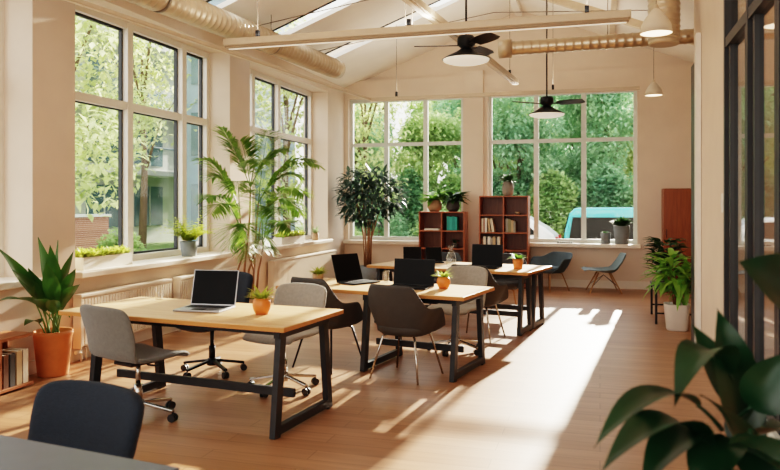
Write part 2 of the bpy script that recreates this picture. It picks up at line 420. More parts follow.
# glazed partition on the right
r=sroot('window_7'); fr=MB(); TZ=2.84
x0,x1=XR-.03,XR+.07
edges=[6.38,5.45,4.55,3.2,1.6,0.0,-1.6,-3.1]
for i,a in enumerate(edges):
    fr.box(x0,x1,a-.06,a,.24,3.35)
    if i: fr.box(x0+.02,x1-.02,a+.10,a+.15,.30,TZ)
    if i<len(edges)-1: fr.box(x0+.02,x1-.02,a-.19,a-.13,.30,TZ)
fr.box(x0+.004,x1-.004,-3.1,6.379,TZ-.03,TZ+.05); fr.box(x0+.004,x1-.004,-3.1,6.379,3.28,3.35); fr.box(x0+.004,x1-.004,-3.1,6.379,.22,.30)
struct('window_frame',fr,M['blackframe'],r)
g=MB(); g.box(XR+.018,XR+.024,-3.1,6.36,.28,3.3); struct('window_pane',g,M['glass_part'],r)
sl=MB(); sl.box(XR-.06,XR+.10,-3.1,6.38,.19,.235); struct('trim_9',sl,M['winframe_back'],bev=.004)
# door leaf and casing at the far end of the right wall
r=sroot('door_1')
d=MB(); d.box(XR-.035,XR-.004,8.10,8.50,0,3.05); struct('door_panel',d,M['blackframe'],r)
d=MB(); d.box(XR-.05,XR-.004,7.93,8.08,0,3.3); struct('door_casing',d,M['white'],r)
sw=MB(); sw.box(XR-.014,XR,6.52,6.60,1.47,1.63); o=obj('light_switch',sw,M['white'],bev=.003)
sw=MB(); sw.box(XR-.02,XR-.014,6.54,6.58,1.52,1.58); obj('rocker',sw,M['potwhite'],o)
tag(o,'white light switch on the wall pier beside the glazed partition','light switch')

# ------------------------------------------------------------------ tables
def make_table(name,label,loc,rz,L,D,xl,xr,group=None,fs=.36,zt=.745,topf='oak'):
    t=thing(name,label,'table',loc,rz,group)
    m=MB(); m.box(-L/2,L/2,-D/2,D/2,zt-.036,zt); obj('tabletop',m,M['oak'],t,bev=.006)
    m=MB(); e=.003; m.box(-L/2-e,L/2+e,-D/2-e,D/2+e,zt-.033,zt-.005); obj('edge_band',m,M['oakedge'],t)
    zb=zt-.036
    for x in (xl,xr):
        f=thing_part=bpy.data.objects.new('leg_frame',None); col.objects.link(f); f.parent=t; f.location=(x,0,0)
        for s_ in (-1,1):
            m=MB(); m.bar((0,s_*(fs-.075),zb-.055),(0,s_*fs,.0),.045,.075,up=(0,1,0)); 
            obj('leg',m,M['legsteel'],f,bev=.004)
        m=MB(); m.bar((0,-fs+.02,.045),(0,fs-.02,.045),.045,.06); obj('foot_bar',m,M['legsteel'],f,bev=.004)
        m=MB(); m.bar((0,-fs+.02,zb-.03),(0,fs-.02,zb-.03),.045,.058); obj('top_bar',m,M['legsteel'],f,bev=.004)
    m=MB(); m.bar((xl,-.12,.235),(xr,-.12,.235),.03,.06); obj('stretcher',m,M['legsteel'],t,bev=.003)
    m=MB(); m.bar((xl,-fs+.13,zb-.03),(xr,-fs+.13,zb-.03),.03,.05); m.bar((xl,fs-.13,zb-.03),(xr,fs-.13,zb-.03),.03,.05); obj('apron',m,M['legsteel'],t)
    return t
def off(loc,rz,dx,dy):
    c,s_=math.cos(R(rz)),math.sin(R(rz)); return (loc[0]+c*dx-s_*dy, loc[1]+s_*dx+c*dy)
# T1
def tab_from_corner(fr,rz,L,D):  # front-right corner -> centre
    return off(fr,rz,-L/2,D/2)
T1=tab_from_corner((-1.96,4.23),-6,1.94,.87)
make_table('work_table','oak topped work table nearest the camera, silver laptop and orange pot on it',(*T1,0),-6,1.94,.87,-.70,.87,fs=.38)
T2=tab_from_corner((-1.12,6.03),-10,1.94,.84)
make_table('work_table','middle oak topped work table with two dark laptops on it',(*T2,0),-10,1.94,.84,-.02,.86,fs=.38)
T3=tab_from_corner((-.80,8.36),-12,2.15,.50)
make_table('work_table','farther oak topped work table with glass carafe and large dark laptop',(*T3,0),-12,2.15,.50,-.95,.96,fs=.205)
T4=off(T3,-12,0,.512)
make_table('work_table','rearmost oak topped work table pushed against the back of the carafe table',(*T4,0),-12,2.15,.50,-.95,.96,fs=.205)
# foreground grey desk
t=thing('office_desk','slate grey desk top cut off at the lower left corner of the photo','desk',(-2.0,1.60,0),-7)
m=MB(); m.box(-.75,.73,-.4,.4,.715,.745); obj('desktop',m,M['greydesk'],t,bev=.006)
for sx in (-.68,.66):
    for sy in (-.33,.33):
        m=MB(); m.bar((sx,sy,0),(sx,sy,.715),.05,.05,up=(0,1,0)); obj('leg',m,M['legsteel'],t,bev=.003)

# ------------------------------------------------------------------ chairs
def make_swivel(name,label,loc,rz,back,base,arms=False,kind='shell',zt=.83,w=.235):
    t=thing(name,label,'chair',loc,rz)
    prof=[(-.335,zt),(-.318,zt-.06),(-.295,zt-.14),(-.27,zt-.22),(-.245,.53),(-.225,.487),(-.19,.462)]
    def wid(z):
        q=max(0,(z-(zt-.07))/.07); return w*(1-.16*q*q)*(.93+.07*min(1,(z-.45)/.2))
    def fb(u,v):
        k=v*(len(prof)-1); i=min(int(k),len(prof)-2); f=k-i
        y=prof[i][0]*(1-f)+prof[i+1][0]*f; z=prof[i][1]*(1-f)+prof[i+1][1]*f
        s_=2*u-1; x=s_*wid(z)
        return Vector((x,y+.045*s_*s_*(.3+.7*min(1,max(0,(z-.46)/.15))),z-.018*abs(s_)**4*max(0,(z-zt+.1)/.1)))
    m=MB(); m.grid(fb,10,12); obj('backrest',m,back,t,solid=.03 if kind=='shell' else .05,sub=1,off=0)
    sp=[(-.19,.462),(-.13,.448),(-.02,.445),(.1,.452),(.19,.456),(.235,.445),(.26,.42)]
    def fse(u,v):
        k=v*(len(sp)-1); i=min(int(k),len(sp)-2); f=k-i
        y=sp[i][0]*(1-f)+sp[i+1][0]*f; z=sp[i][1]*(1-f)+sp[i+1][1]*f
        s_=2*u-1; q=max(0,(y-.12)/.14); ww=w*(1-.10*q*q)
        return Vector((s_*ww,y,z+.018*s_*s_))
    m=MB(); m.grid(fse,10,10); obj('seat',m,back,t,solid=.03 if kind=='shell' else .055,sub=1,off=0)
    m=MB(); m.tube([(0,0,.13),(0,0,.25)],.03,12); m.tube([(0,0,.25),(0,0,.41)],.018,12); obj('gas_column',m,base,t)
    m=MB(); m.box(-.10,.10,-.13,.13,.40,.425); m.tube([(.1,.0,.40),(.2,.03,.395)],.008,6); obj('tilt_mechanism',m,M['blackplastic'],t,bev=.004)
    m=MB(); m.lathe([(.045,.07),(.05,.09),(.045,.13),(.03,.14)],16)
    for k in range(5):
        a=R(72*k+18); c_,s_=math.cos(a),math.sin(a)
        m.bar((.03*c_,.03*s_,.115),(.29*c_,.29*s_,.075),.035,.022)
    obj('star_base',m,base,t,bev=.005)
    for k in range(5):
        a=R(72*k+18); c_,s_=math.cos(a),math.sin(a)
        m=MB()
        d=Vector((-s_,c_,0)); p=Vector((.285*c_,.285*s_,.029))
        for q in (-1,1): m.tube([p+d*(q*.006),p+d*(q*.024)],.029,14)
        m.tube([p,p+Vector((0,0,.05))],.007,6)
        obj('caster',m,M['blackplastic'],t)
    if arms:
        for sx in (-1,1):
            m=MB(); m.tube([(sx*.17,-.02,.42),(sx*.285,-.03,.44),(sx*.295,-.05,.60)],.014,8); a_=obj('armrest',m,M['blackplastic'],t)
            m=MB(); m.box(sx*.295-.035,sx*.295+.035,-.16,.09,.60,.63); obj('arm_pad',m,M['blackplastic'],a_,bev=.01)
    return t
def sst(a,b,x):
    x=min(1,max(0,(x-a)/(b-a))); return x*x*(3-2*x)
def make_armchair(name,label,loc,rz,shell,legm,cush=None,zt=.82,za=.64,rx=.30,ry=.27,cat='chair',lb=.30,group=None,low=.36,spr=.24):
    t=thing(name,label,cat,loc,rz,group)
    def rim(a):
        z=zt+(za-zt)*sst(36,66,a); return z+(low+.06-za)*sst(96,128,a)
    def S(u,v):
        ph=-128+256*u; a=abs(ph); p=R(ph)
        cx,cy=math.sin(p),-math.cos(p); q=(abs(cx)**3+abs(cy)**3)**(-1/3.); cx*=q; cy*=q
        g=v**.55; zz=low+(rim(a)-low)*v
        wide=1+.10*sst(50,80,a)*v-.04*(1-sst(30,60,a))*v
        lean=-.06*max(0,v)**1.2*(1-sst(40,90,a))
        return Vector((cx*(.19+(rx-.19)*g)*wide, cy*(.19+(ry-.19)*g)+lean, zz))
    m=MB(); m.grid(S,40,8); obj('bucket_shell',m,shell,t,solid=.022,sub=1,off=0)
    n=28
    m=MB(); m.lathe([(.02,low-.012),(.20,low-.01),(.235,low+.02),(.24,low+.06),(.225,low+.085),(.16,low+.095),(.001,low+.095)],n,sq=3.2); obj('seat',m,cush or shell,t)
    for sx in (-1,1):
        for sy in (-1,1):
            m=MB(); m.tube([(sx*.10,sy*.08,low-.005),(sx*.16,sy*.15,low-.03),(sx*spr,sy*spr,0)],[.011,.011,.009],8); obj('leg',m,legm,t)
    return t
def face(phi_deg): return phi_deg
make_swivel('swivel_chair','grey swivel chair on chrome casters, back to the camera, at the nearest oak table',(-3.19,4.42,0),-18,M['fab_grey'],M['chrome'],zt=.85,w=.28)
make_swivel('task_chair','dark task chair with armrests behind the silver laptop, black star base',(-3.40,5.80,0),162,M['fab_navy'],M['black'],arms=True,kind='pad',zt=.90)
make_swivel('swivel_chair','light grey swivel chair facing the camera behind the orange pot on nearest table',(-2.53,5.46,0),172,M['fab_light'],M['chrome'],w=.26,zt=.85)
make_armchair('bucket_armchair','charcoal bucket armchair with its back to the camera at middle table, thin metal legs',(-1.66,6.18,0),-14,M['shell_grey'],M['chrome'],zt=.85,low=.40)
make_armchair('bucket_armchair','dark bucket armchair half hidden behind the light grey swivel chair',(-2.47,6.34,0),-20,M['shell_grey'],M['black'],zt=.87,low=.40)
make_swivel('swivel_chair','pale grey chair on far side of middle table facing the camera',(-1.44,7.36,0),168,M['fab_light'],M['chrome'],w=.25,zt=.87)
make_armchair('bucket_armchair','taupe grey bucket armchair with its back to camera at the carafe table',(-1.34,8.13,0),-12,M['shell_grey'],M['chrome'],zt=.87,low=.40)
make_armchair('bucket_armchair','dark bucket chair on the far side of the rearmost table, behind the small orange pot',(-1.30,10.15,0),176,M['shell_dark'],M['legwood'])
make_armchair('bucket_armchair','dark chair at the window end of the rearmost table near the carafe',(-2.25,10.15,0),170,M['shell_dark'],M['black'])
make_swivel('task_chair','dark navy chair with rounded back behind the slate grey desk',(-2.08,2.22,0),172,M['fab_navy'],M['black'],kind='pad',zt=.795,w=.30)
make_armchair('bucket_armchair','blue grey tub chair with wooden legs beside the tall bookcase',(-.86,12.95,0),140,M['shell_blue'],M['legwood'],zt=.67,za=.58,rx=.34,ry=.3,low=.33)
# lounge chair by the window
t=thing('lounge_chair','pale teal grey lounge chair with splayed wooden legs under the window','chair',(.06,12.98,0),98)
def fl(u,v):
    P_=[(.36,.385),(.30,.41),(.15,.385),(0,.35),(-.14,.345),(-.22,.40),(-.28,.50),(-.335,.60),(-.37,.68)]
    k=v*(len(P_)-1); i=min(int(k),len(P_)-2); f=k-i
    y=P_[i][0]*(1-f)+P_[i+1][0]*f; z=P_[i][1]*(1-f)+P_[i+1][1]*f
    s_=2*u-1; w=.31*(1-.25*max(0,(v-.75)/.25)**2-.15*max(0,(.15-v)/.15)**2)
    return Vector((s_*w,y+.05*s_*s_*sst(.45,.7,v),z+s_*s_*.07*(1-sst(.0,.35,abs(v-.5)))))
m=MB(); m.grid(fl,10,16); obj('seat_shell',m,M['shell_teal'],t,solid=.02,sub=1)
for sx in (-1,1):
    for sy in (-1,1):
        m=MB(); m.tube([(sx*.10,sy*.10-.0,.345),(sx*.25,sy*.27,0)],[.014,.010],8); obj('leg',m,M['legwood'],t)
m=MB()
for a,b in (((-.2,-.2),(.2,.2)),((-.2,.2),(.2,-.2))): m.tube([(a[0]*.95,a[1]*1.0,.13),(0,0,.30),(b[0]*.95,b[1]*1.0,.13)],.005,6)
obj('wire_brace',m,M['black'],t)

# ------------------------------------------------------------------ laptops
def make_laptop(label,loc,rz,w=.36,d=.25,case='alu',tilt=18,hs=.25):
    t=thing('laptop',label,'laptop',loc,rz)
    c=M[case]
    m=MB(); m.box(-w/2,w/2,-d/2,d/2,.003,.016); obj('base',m,c,t,bev=.003)
    m=MB()
    for i in range(12):
        for j in range(4): m.box(-w*.43+i*w*.072,-w*.43+i*w*.072+w*.058,.0+j*.028-.01,.022+j*.028-.01,.016,.018)
    obj('keyboard',m,M['keys'],t)
    m=MB(); m.box(-.05,.05,-d*.44,-d*.44+.065,.016,.0172); obj('trackpad',m,M['laptopdark'],t)
    Mx=Matrix.Translation((0,d/2-.004,.014))@Matrix.Rotation(R(-tilt),4,'X')
    m=MB(); m.box(-w/2,w/2,-.003,.004,0,hs,Mx); l=obj('lid',m,c,t,bev=.002)
    m=MB(); m.box(-w/2+.006,w/2-.006,-.0042,-.0028,.008,hs-.006,Mx); obj('screen',m,M['screen'],l)
    return t
Z=.746
make_laptop('open silver laptop with dark screen on the nearest oak table',(-2.86,4.77,Z),5,.37,.29,'alu',15,.275)
make_laptop('open dark laptop angled sideways at the far end of the middle table',(-2.33,6.80,Z),62,.36,.26,'laptopdark',18,.28)
make_laptop('open dark laptop facing the bucket armchair, centre of the middle table',(-1.74,6.55,Z),-6,.42,.26,'laptopdark',8,.25)
make_laptop('large dark open laptop on the carafe table near small potted succulent',(-1.38,8.82,Z),-8,.40,.26,'laptopdark',6,.27)
make_laptop('small open dark laptop tilted back, window side of the rearmost table',(-2.45,9.42,Z),16,.25,.2,'laptopdark',24,.20)
make_laptop('small open dark laptop next to the carafe on the rearmost table',(-2.13,9.40,Z),20,.22,.2,'laptopdark',30,.21)

# ------------------------------------------------------------------ glassware
def make_carafe(label,loc,s=1):
    t=thing('carafe',label,'carafe',loc)
    m=MB(); m.lathe([(.0,0),(.06,.0),(.066,.02),(.066,.10),(.05,.15),(.026,.20),(.026,.225),(.036,.26),(.033,.26),(.023,.225),(.023,.20),(.047,.148),(.062,.10),(.062,.02),(.0,.006)],24); obj('vessel',m,M['drink'],t)
    m=MB(); m.lathe([(.0,.008),(.06,.02),(.06,.09),(.0,.09)],20); obj('water',m,M['drink'],t)
    return t
make_carafe('clear glass carafe on the far oak table beside the large laptop',(-1.82,8.95,Z))
def make_tumbler(label,loc,h=.1,r=.035):
    m=MB(); m.lathe([(.0,0),(r*.85,0),(r,h),(r-.003,h),(r*.85-.003,.006),(0,.006)],20)
    o=obj('drinking_glass',m,M['drink'],loc=loc); tag(o,label,'glass')
make_tumbler('short clear drinking glass at the window end of the carafe table',(-2.42,8.62,Z),.09,.05)
make_tumbler('slim clear glass between the two laptops on the middle table',(-2.08,6.95,Z),.12,.03)
make_tumbler('clear drinking glass on the nearest table behind the grey swivel chair',(-3.52,5.16,Z),.1,.035)

# ------------------------------------------------------------------ plants
def rv(): return rnd.uniform(-1,1)
def pot_prof(r0,r1,h,t=.012):
    return [(0,0),(r0,0),(r0+.004,.01),(r1,h),(r1-t,h),(r1-t-.003,h*.82),(0,h*.82)]
def make_pot(t,prof,mat_,soil_r,soil_z,n=24,sq=None):
    m=MB(); m.lathe(prof,n,sq=sq); obj('pot',m,mat_,t)
    m=MB(); m.lathe([(soil_r,soil_z-.01),(soil_r*.7,soil_z+.004),(.001,soil_z+.01)],16,sq=sq); obj('soil',m,M['soil'],t)
def tuft(m,c,n,L,W,spread,bend=.8,shape='lance',up=.9):
    for i in range(n):
        a=rnd.uniform(0,2*math.pi); e=rnd.uniform(.25,1)*spread
        d=Vector((math.cos(a)*e,math.sin(a)*e,up*rnd.uniform(.6,1)))
        m.leaf((c[0]+.25*L*e*math.cos(a)*.4,c[1]+.25*L*e*math.sin(a)*.4,c[2]),d,L*rnd.uniform(.6,1.05),W,bend=bend*rnd.uniform(.5,1.3),shape=shape,n=4)
def make_small(name,label,loc,potm,r0,r1,h,leafm,n,L,W,spread,group=None,shape='lance',bulge=False,bend=.8,up=.9,cat='potted plant'):
    t=thing(name,label,cat,loc,rnd.uniform(0,360),group)
    if bulge: prof=[(0,0),(r0,0),(r1*.98,h*.3),(r1*1.08,h*.55),(r1,h*.85),(r1*.8,h),(r1*.7,h),(r1*.68,h*.86),(0,h*.86)]; sr=r1*.66
    else: prof=pot_prof(r0,r1,h,min(.012,r1*.15)); sr=r1-min(.012,r1*.15)-.004
    make_pot(t,prof,potm,sr,h*.86)
    m=MB(); tuft(m,(0,0,h*.86),n,L,W,spread,bend,shape,up); obj('foliage',m,leafm,t)
    return t
make_small('potted_succulent','orange clay pot with yellow green succulent on the nearest table',(-2.35,4.70,Z),M['orange'],.045,.062,.115,M['limey'],48,.15,.03,.8,bulge=True)
make_small('potted_succulent','orange clay pot with small plant beside the laptop on middle table',(-1.41,6.58,Z),M['orange'],.042,.06,.11,M['lime'],40,.13,.028,.9,bulge=True)
make_small('potted_succulent','small orange pot with green sprig on the carafe table',(-.96,8.80,Z),M['orange'],.05,.066,.125,M['lush'],30,.14,.05,.9)
make_small('potted_herb','low bushy yellow green plant at the window end of the middle table',(-2.84,6.98,Z),M['pottan'],.05,.06,.06,M['limey'],50,.13,.03,1.0)
# sill planters
def make_planter(label,loc,rz,L,W,Hh,leafm,n,group=None):
    t=thing('window_planter',label,'planter',loc,rz,group)
    m=MB(); e=.01
    m.box(-W/2,W/2,-L/2,L/2,0,.012); m.box(-W/2,-W/2+e,-L/2,L/2,.012,Hh); m.box(W/2-e,W/2,-L/2,L/2,.012,Hh); m.box(-W/2+e,W/2-e,-L/2,-L/2+e,.012,Hh); m.box(-W/2+e,W/2-e,L/2-e,L/2,.012,Hh)
    obj('trough',m,M['potwhite'],t)
    m=MB(); m.box(-W/2+e,W/2-e,-L/2+e,L/2-e,.02,Hh*.85); obj('soil',m,M['soil'],t)
    m=MB()
    for i in range(n):
        y=rnd.uniform(-L/2+.02,L/2-.02); x=rnd.uniform(-W/2+.02,W/2-.02)
        for k in range(4):
            m.leaf((x,y,Hh*.85),(rv()*.6,rv()*.6,.9),rnd.uniform(.08,.14),.04,bend=rnd.uniform(.2,1),n=3)
    obj('foliage',m,leafm,t); return t
make_planter('white trough planter with low yellow green herbs on the sill behind the strelitzia',(-5.06,6.40,SILL),0,.78,.17,.13,M['limey'],190)
make_planter('shorter white trough planter on the sill behind the tall palm',(-5.03,11.1,SILL),0,.95,.15,.12,M['limey'],170)
# fern in grey pot
t=thing('potted_fern','feathery yellow green fern in a grey pot on the window sill','potted plant',(-5.04,8.03,SILL))
make_pot(t,pot_prof(.085,.115,.19),M['potgrey'],.1,.165)
m=MB()
for i in range(90):
    a=rnd.uniform(0,6.28); e=rnd.uniform(.3,1.1); d=Vector((math.cos(a)*e*.8,math.sin(a)*e*.8,1)).normalized(); L=rnd.uniform(.26,.44)
    pts=[]; p=Vector((0,0,.17)); cur=d
    for k in range(9):
        pts.append(p.copy()); cur=(cur+Vector((0,0,-.13))).normalized(); p=p+cur*L/8
    for k in range(1,9):
        side=(pts[k]-pts[k-1]).cross(Vector((0,0,1))).normalized()
        for s_ in (-1,1): m.leaf(pts[k],side*s_+(pts[k]-pts[k-1]).normalized()*.6,.10*(1-k/11),.032,n=2,bend=.3)
obj('foliage',m,M['yellow'],t)
make_small('potted_succulent','small beige pot with spiky succulent on the sill near the back corner',(-4.98,12.10,SILL),M['pottan'],.05,.065,.13,M['succ'],24,.2,.035,.6,up=1,bend=.25)
# back wall sill plants
make_small('potted_plant','small dark grey pot on the back window sill beside the larger plant',(.10,YB-.02,BS),M['potgrey'],.075,.09,.20,M['darkleaf'],24,.10,.05,.9)
make_small('potted_plant','leafy dark green plant in a wide grey pot on back window sill',(.375,YB-.02,BS),M['potgrey'],.11,.145,.33,M['darkleaf'],170,.25,.08,.8,shape='oval',bend=.7,up=1.5)
# bookcase-top plants
def bushy(name,label,loc,prof,potm,sr,sz,leafm,n,L,W,spread,rise):
    t=thing(name,label,'potted plant',loc,rnd.uniform(0,360)); make_pot(t,prof,potm,sr,sz)
    m=MB()
    for i in range(n):
        a=rnd.uniform(0,6.28); e=rnd.random()**.5*spread; zz=sz+rnd.random()*rise
        m.leaf((e*.5*math.cos(a),e*.5*math.sin(a),zz),(math.cos(a),math.sin(a),rnd.uniform(.1,1)),L*rnd.uniform(.7,1.1),W,bend=rnd.uniform(.3,1),n=4)
    obj('foliage',m,leafm,t); return t
round_pot=lambda r,h:[(0,0),(r*.6,0),(r*.95,h*.25),(r,h*.5),(r*.9,h*.8),(r*.65,h),(r*.55,h),(r*.5,h*.9),(0,h*.9)]
bushy('potted_plant','round tan pot with light green leaves on top of the low bookcase',(-3.0,13.2,1.391),round_pot(.14,.22),M['pottan'],.07,.19,M['lush'],60,.30,.10,.12,.10)
bushy('potted_plant','round dark pot with broad dark leaves on top of the low bookcase',(-2.65,13.2,1.391),round_pot(.13,.2),M['potdark'],.06,.17,M['darkleaf'],64,.32,.11,.13,.12)
t=bushy('potted_plant','stone grey vase with leafy sprig on top of the tall bookcase',(-1.62,13.18,1.681),[(0,0),(.07,0),(.10,.05),(.105,.16),(.085,.25),(.075,.27),(.06,.27),(.06,.24),(0,.24)],M['vase'],.06,.24,M['darkleaf'],60,.20,.07,.12,.12)
make_small('potted_plant','tiny sprouting plant inside the low bookcase compartment',(-2.60,13.16,.72),M['potdark'],.05,.06,.08,M['darkleaf'],20,.16,.02,.6)

# strelitzia
def big_leaf(parent,base,tip,W,bend,matl,stalk=.35,sm=None,up=(0,0,1),n=10,name='leaf',r=.008):
    """arching stalk and blade from base to tip, parent local coordinates"""
    base=Vector(base); tip=Vector(tip); d=tip-base; L=d.length
    side=d.cross(Vector(up)); side=side.normalized() if side.length>1e-4 else Vector((1,0,0))
    nrm=side.cross(d).normalized()
    def P(t): return base+d*t+nrm*(bend*L*4*t*(1-t))
    m=MB()
    k=6; m.tube([P(stalk*i/k) for i in range(k+1)],[r*(1-.4*i/k) for i in range(k+1)],6,mi=1)
    vs=[]
    for i in range(n+1):
        t=i/n; q=stalk+(1-stalk)*t; p=P(q); w=W*(math.sin(math.pi*(t*.97+.03)**.75)) if i<n else .001
        tg=(P(min(1,q+.01))-P(q-.01)).normalized(); nn=side.cross(tg).normalized()
        for s_ in (-1,-.5,0,.5,1): vs.append(p+side*(s_*w*.5)+nn*(abs(s_)*w*.16+.02*W*math.sin(9*t+s_*2)))
    fs=[(i*5+j,i*5+j+1,(i+1)*5+j+1,(i+1)*5+j) for i in range(n) for j in range(4)]
    m.add(vs,fs,True)
    return obj(name,m,[matl,sm or matl],parent)
t=thing('strelitzia_plant','tall green plant with broad pointed leaves in a terracotta floor pot','potted plant',(-4.74,5.33,0))
make_pot(t,[(0,0),(.125,0),(.13,.01),(.165,.36),(.17,.37),(.17,.40),(.15,.40),(.148,.34),(0,.34)],M['terracotta'],.146,.345)
M['strelstalk']=mat('green stalk','#5a7a3a',.5)
C0=Vector((-4.74,5.33,0))
def cp(u,v,d):
    """world point on the photo ray u,v at camera depth d"""
    l=(u-390)/F*d; return Vector((l*math.cos(TH)-d*math.sin(TH), l*math.sin(TH)+d*math.cos(TH), H+(HY-v)/F*d))
for (u,v,dd,W,b) in [(-2,248,5.85,.12,.06),(38,237,6.25,.12,.03),(58,240,6.45,.12,-.02),(74,250,6.35,.09,.04),(76,268,6.2,.10,.06),(-4,302,5.7,.11,.16),(24,326,6.0,.09,.2),(80,284,6.1,.10,.12),(70,318,5.9,.08,.18),(46,262,5.9,.11,.02),(28,268,6.1,.11,.05),(62,280,6.4,.11,.08),(52,300,5.8,.09,.1),(12,270,5.95,.11,.1),(50,245,6.2,.10,.03),(36,300,5.75,.10,.12),(70,292,6.3,.10,.1)]:
    tip=cp(u,v,dd)
    if tip.x<-4.9 and v>240: tip.x=max(tip.x,-4.92)
    tip.x=max(tip.x,-4.80); big_leaf(t,(rv()*.05,rv()*.05,.34),tip-C0,W*1.3,b,M['strel'],.42,M['strelstalk'],n=10,r=.009)

# foreground plant
C1=Vector((.27,1.76,0))
t=thing('foreground_plant','large dark glossy leaved plant close to the camera in the lower right','potted plant',C1)
make_pot(t,pot_prof(.15,.19,.36),M['potwhite'],.17,.30)
m=MB()
for a in (0,2.1): m.tube([(.03*math.cos(a),.03*math.sin(a),.3),(.04*math.cos(a),.04*math.sin(a),.7),(.02*math.cos(a+1),.02*math.sin(a+1),.95)],[.012,.010,.006],8)
obj('stem',m,M['fore'],t)
FL=[ # tip, base (photo ray u, v and depth), width, arch, bare stalk share
 ((738,262,1.66),(806,312,1.76),.17,.05,.05),
 ((717,308,1.75),(742,452,1.78),.12,.04,.22),
 ((674,408,1.60),(735,388,1.76),.11,.42,.10),
 ((594,448,1.52),(722,430,1.70),.10,.24,.22),
 ((600,474,1.42),(722,470,1.62),.11,.26,.15),
 ((692,324,1.88),(738,440,1.80),.08,.10,.3),
 ((790,352,1.68),(735,420,1.72),.13,.16,.25),
 ((640,492,1.50),(735,455,1.66),.12,.25,.2),
 ((792,432,1.62),(745,452,1.70),.12,.16,.2),
 ((700,505,1.50),(742,440,1.62),.12,.2,.15),
 ((765,500,1.52),(750,430,1.62),.13,.15,.1),
 ((700,395,1.66),(748,478,1.68),.12,.12,.15),
 ((758,385,1.82),(742,480,1.78),.11,.03,.25),
 ((672,458,1.78),(738,450,1.8),.10,.2,.25),
 ((735,470,1.45),(762,520,1.5),.13,.1,.1),
 ((790,478,1.5),(752,450,1.6),.13,.15,.1)]
for (tp,bs,W,b,st) in FL:
    if W==0: continue
    B=cp(*bs)-C1; T_=cp(*tp)-C1
    # bend: positive lifts the middle
    big_leaf(t,B,T_,W,b,M['fore'],st,M['fore'],up=(.3,-.75,.4) if (tp[1]<372 and bs[1]-tp[1]>60) or tp[0]==738 else (0,0,1),n=12,r=.006)

# palm
CP=Vector((-4.25,8.12,0))
t=thing('palm_tree','tall feathery palm with slender stems by the window pier','potted plant',CP)
make_pot(t,pot_prof(.16,.21,.36),M['pottan'],.19,.30)
stems=[((.05,.02),(-.12,.0,1.45)),((-.05,.03),(-.02,.1,1.75)),((.02,-.06),(.14,.06,1.3)),((-.08,-.03),(-.05,-.05,1.15)),((.08,.05),(.2,.02,1.0)),((.0,.08),(.08,.12,1.55))]
ms=MB()
for (a,b) in stems:
    ms.tube([(a[0],a[1],.3),(a[0]*1.4+rv()*.03,a[1]*1.4,.7),(b[0]*.8,b[1]*.8,b[2]*.8),b],[.016,.014,.012,.009],8)
obj('stem',ms,M['bark'],t)
def frond(parent,base,tip,lift,L=.36,n=44):
    base=Vector(base); tip=Vector(tip); d=tip-base
    def P(q): return base+d*q+Vector((0,0,lift*4*q*(1-q)))
    m=MB(); m.tube([P(i/10) for i in range(11)],[.007*(1-.07*i) for i in range(11)],5,mi=1)
    for i in range(n):
        q=.18+.8*i/n; p=P(q); tg=(P(min(1,q+.02))-P(q-.02)).normalized(); side=tg.cross(Vector((0,0,1))).normalized()
        l=L*math.sin(math.pi*(.12+.80*i/n))**.8*rnd.uniform(.85,1.1)
        for s_ in (-1,1):
            m.leaf(p,side*s_+tg*.75+Vector((0,0,rnd.uniform(-.1,.15))),l,.032,bend=rnd.uniform(.15,.6),n=3,shape='lance',fold=.2)
    return obj('frond',m,[M['palm'],M['strelstalk']],parent)
for (u,v,dd,si,lift) in [(200,158,8.7,0,.16),(222,127,9.2,1,.05),(268,130,9.3,5,.08),(320,166,8.8,5,.22),(205,200,8.5,3,.22),(305,196,8.6,2,.24),(292,232,8.5,4,.22),(228,250,8.6,3,.20),(262,165,8.2,1,.18),(212,178,9.1,0,.18),(285,150,9.3,1,.14),(300,176,9.2,5,.16),(236,190,8.3,0,.22),(275,215,8.4,4,.25),(248,262,8.4,3,.28),(240,140,8.9,1,.1),(312,160,9.0,5,.2),(258,190,8.2,4,.2),(210,215,8.3,3,.25),(300,215,8.8,2,.25),(262,250,8.9,4,.18)]:
    tip=cp(u,v,dd); tip.x=max(tip.x,-4.85)
    frond(t,stems[si][1],tip-CP,lift)

# ficus
CF=Vector((-4.22,12.85,0))
t=thing('ficus_tree','dark leaved bushy ficus tree in the back corner by the window','potted plant',CF)
make_pot(t,pot_prof(.15,.2,.36),M['potgrey'],.18,.30)
ms=MB(); mf=MB(); tips=[]
for k in range(7):
    a=k*.9; tx=(.42*math.cos(a)*rnd.uniform(.5,1),.38*math.sin(a)*rnd.uniform(.5,1),rnd.uniform(1.5,2.1))
    ms.tube([(.05*math.cos(a),.05*math.sin(a),.3),(.08*math.cos(a),.08*math.sin(a),.9),(tx[0]*.5,tx[1]*.5,1.3),tx],[.018,.015,.01,.004],6)
obj('stem',ms,M['bark'],t)
for i in range(900):
    while True:
        p=Vector((rv(),rv(),rv()))
        if .25<p.length<1: break
    q=Vector((p.x*.72,p.y*.45,1.68+p.z*.56)); 
    if CF.x+q.x<-4.66: q.x=-4.66-CF.x
    mf.leaf(q,(p.x+rv()*.5,p.y+rv()*.5,rnd.uniform(-.5,.6)),rnd.uniform(.14,.21),.075,bend=rnd.uniform(.1,.8),n=3)
obj('foliage',mf,M['ficus'],t)

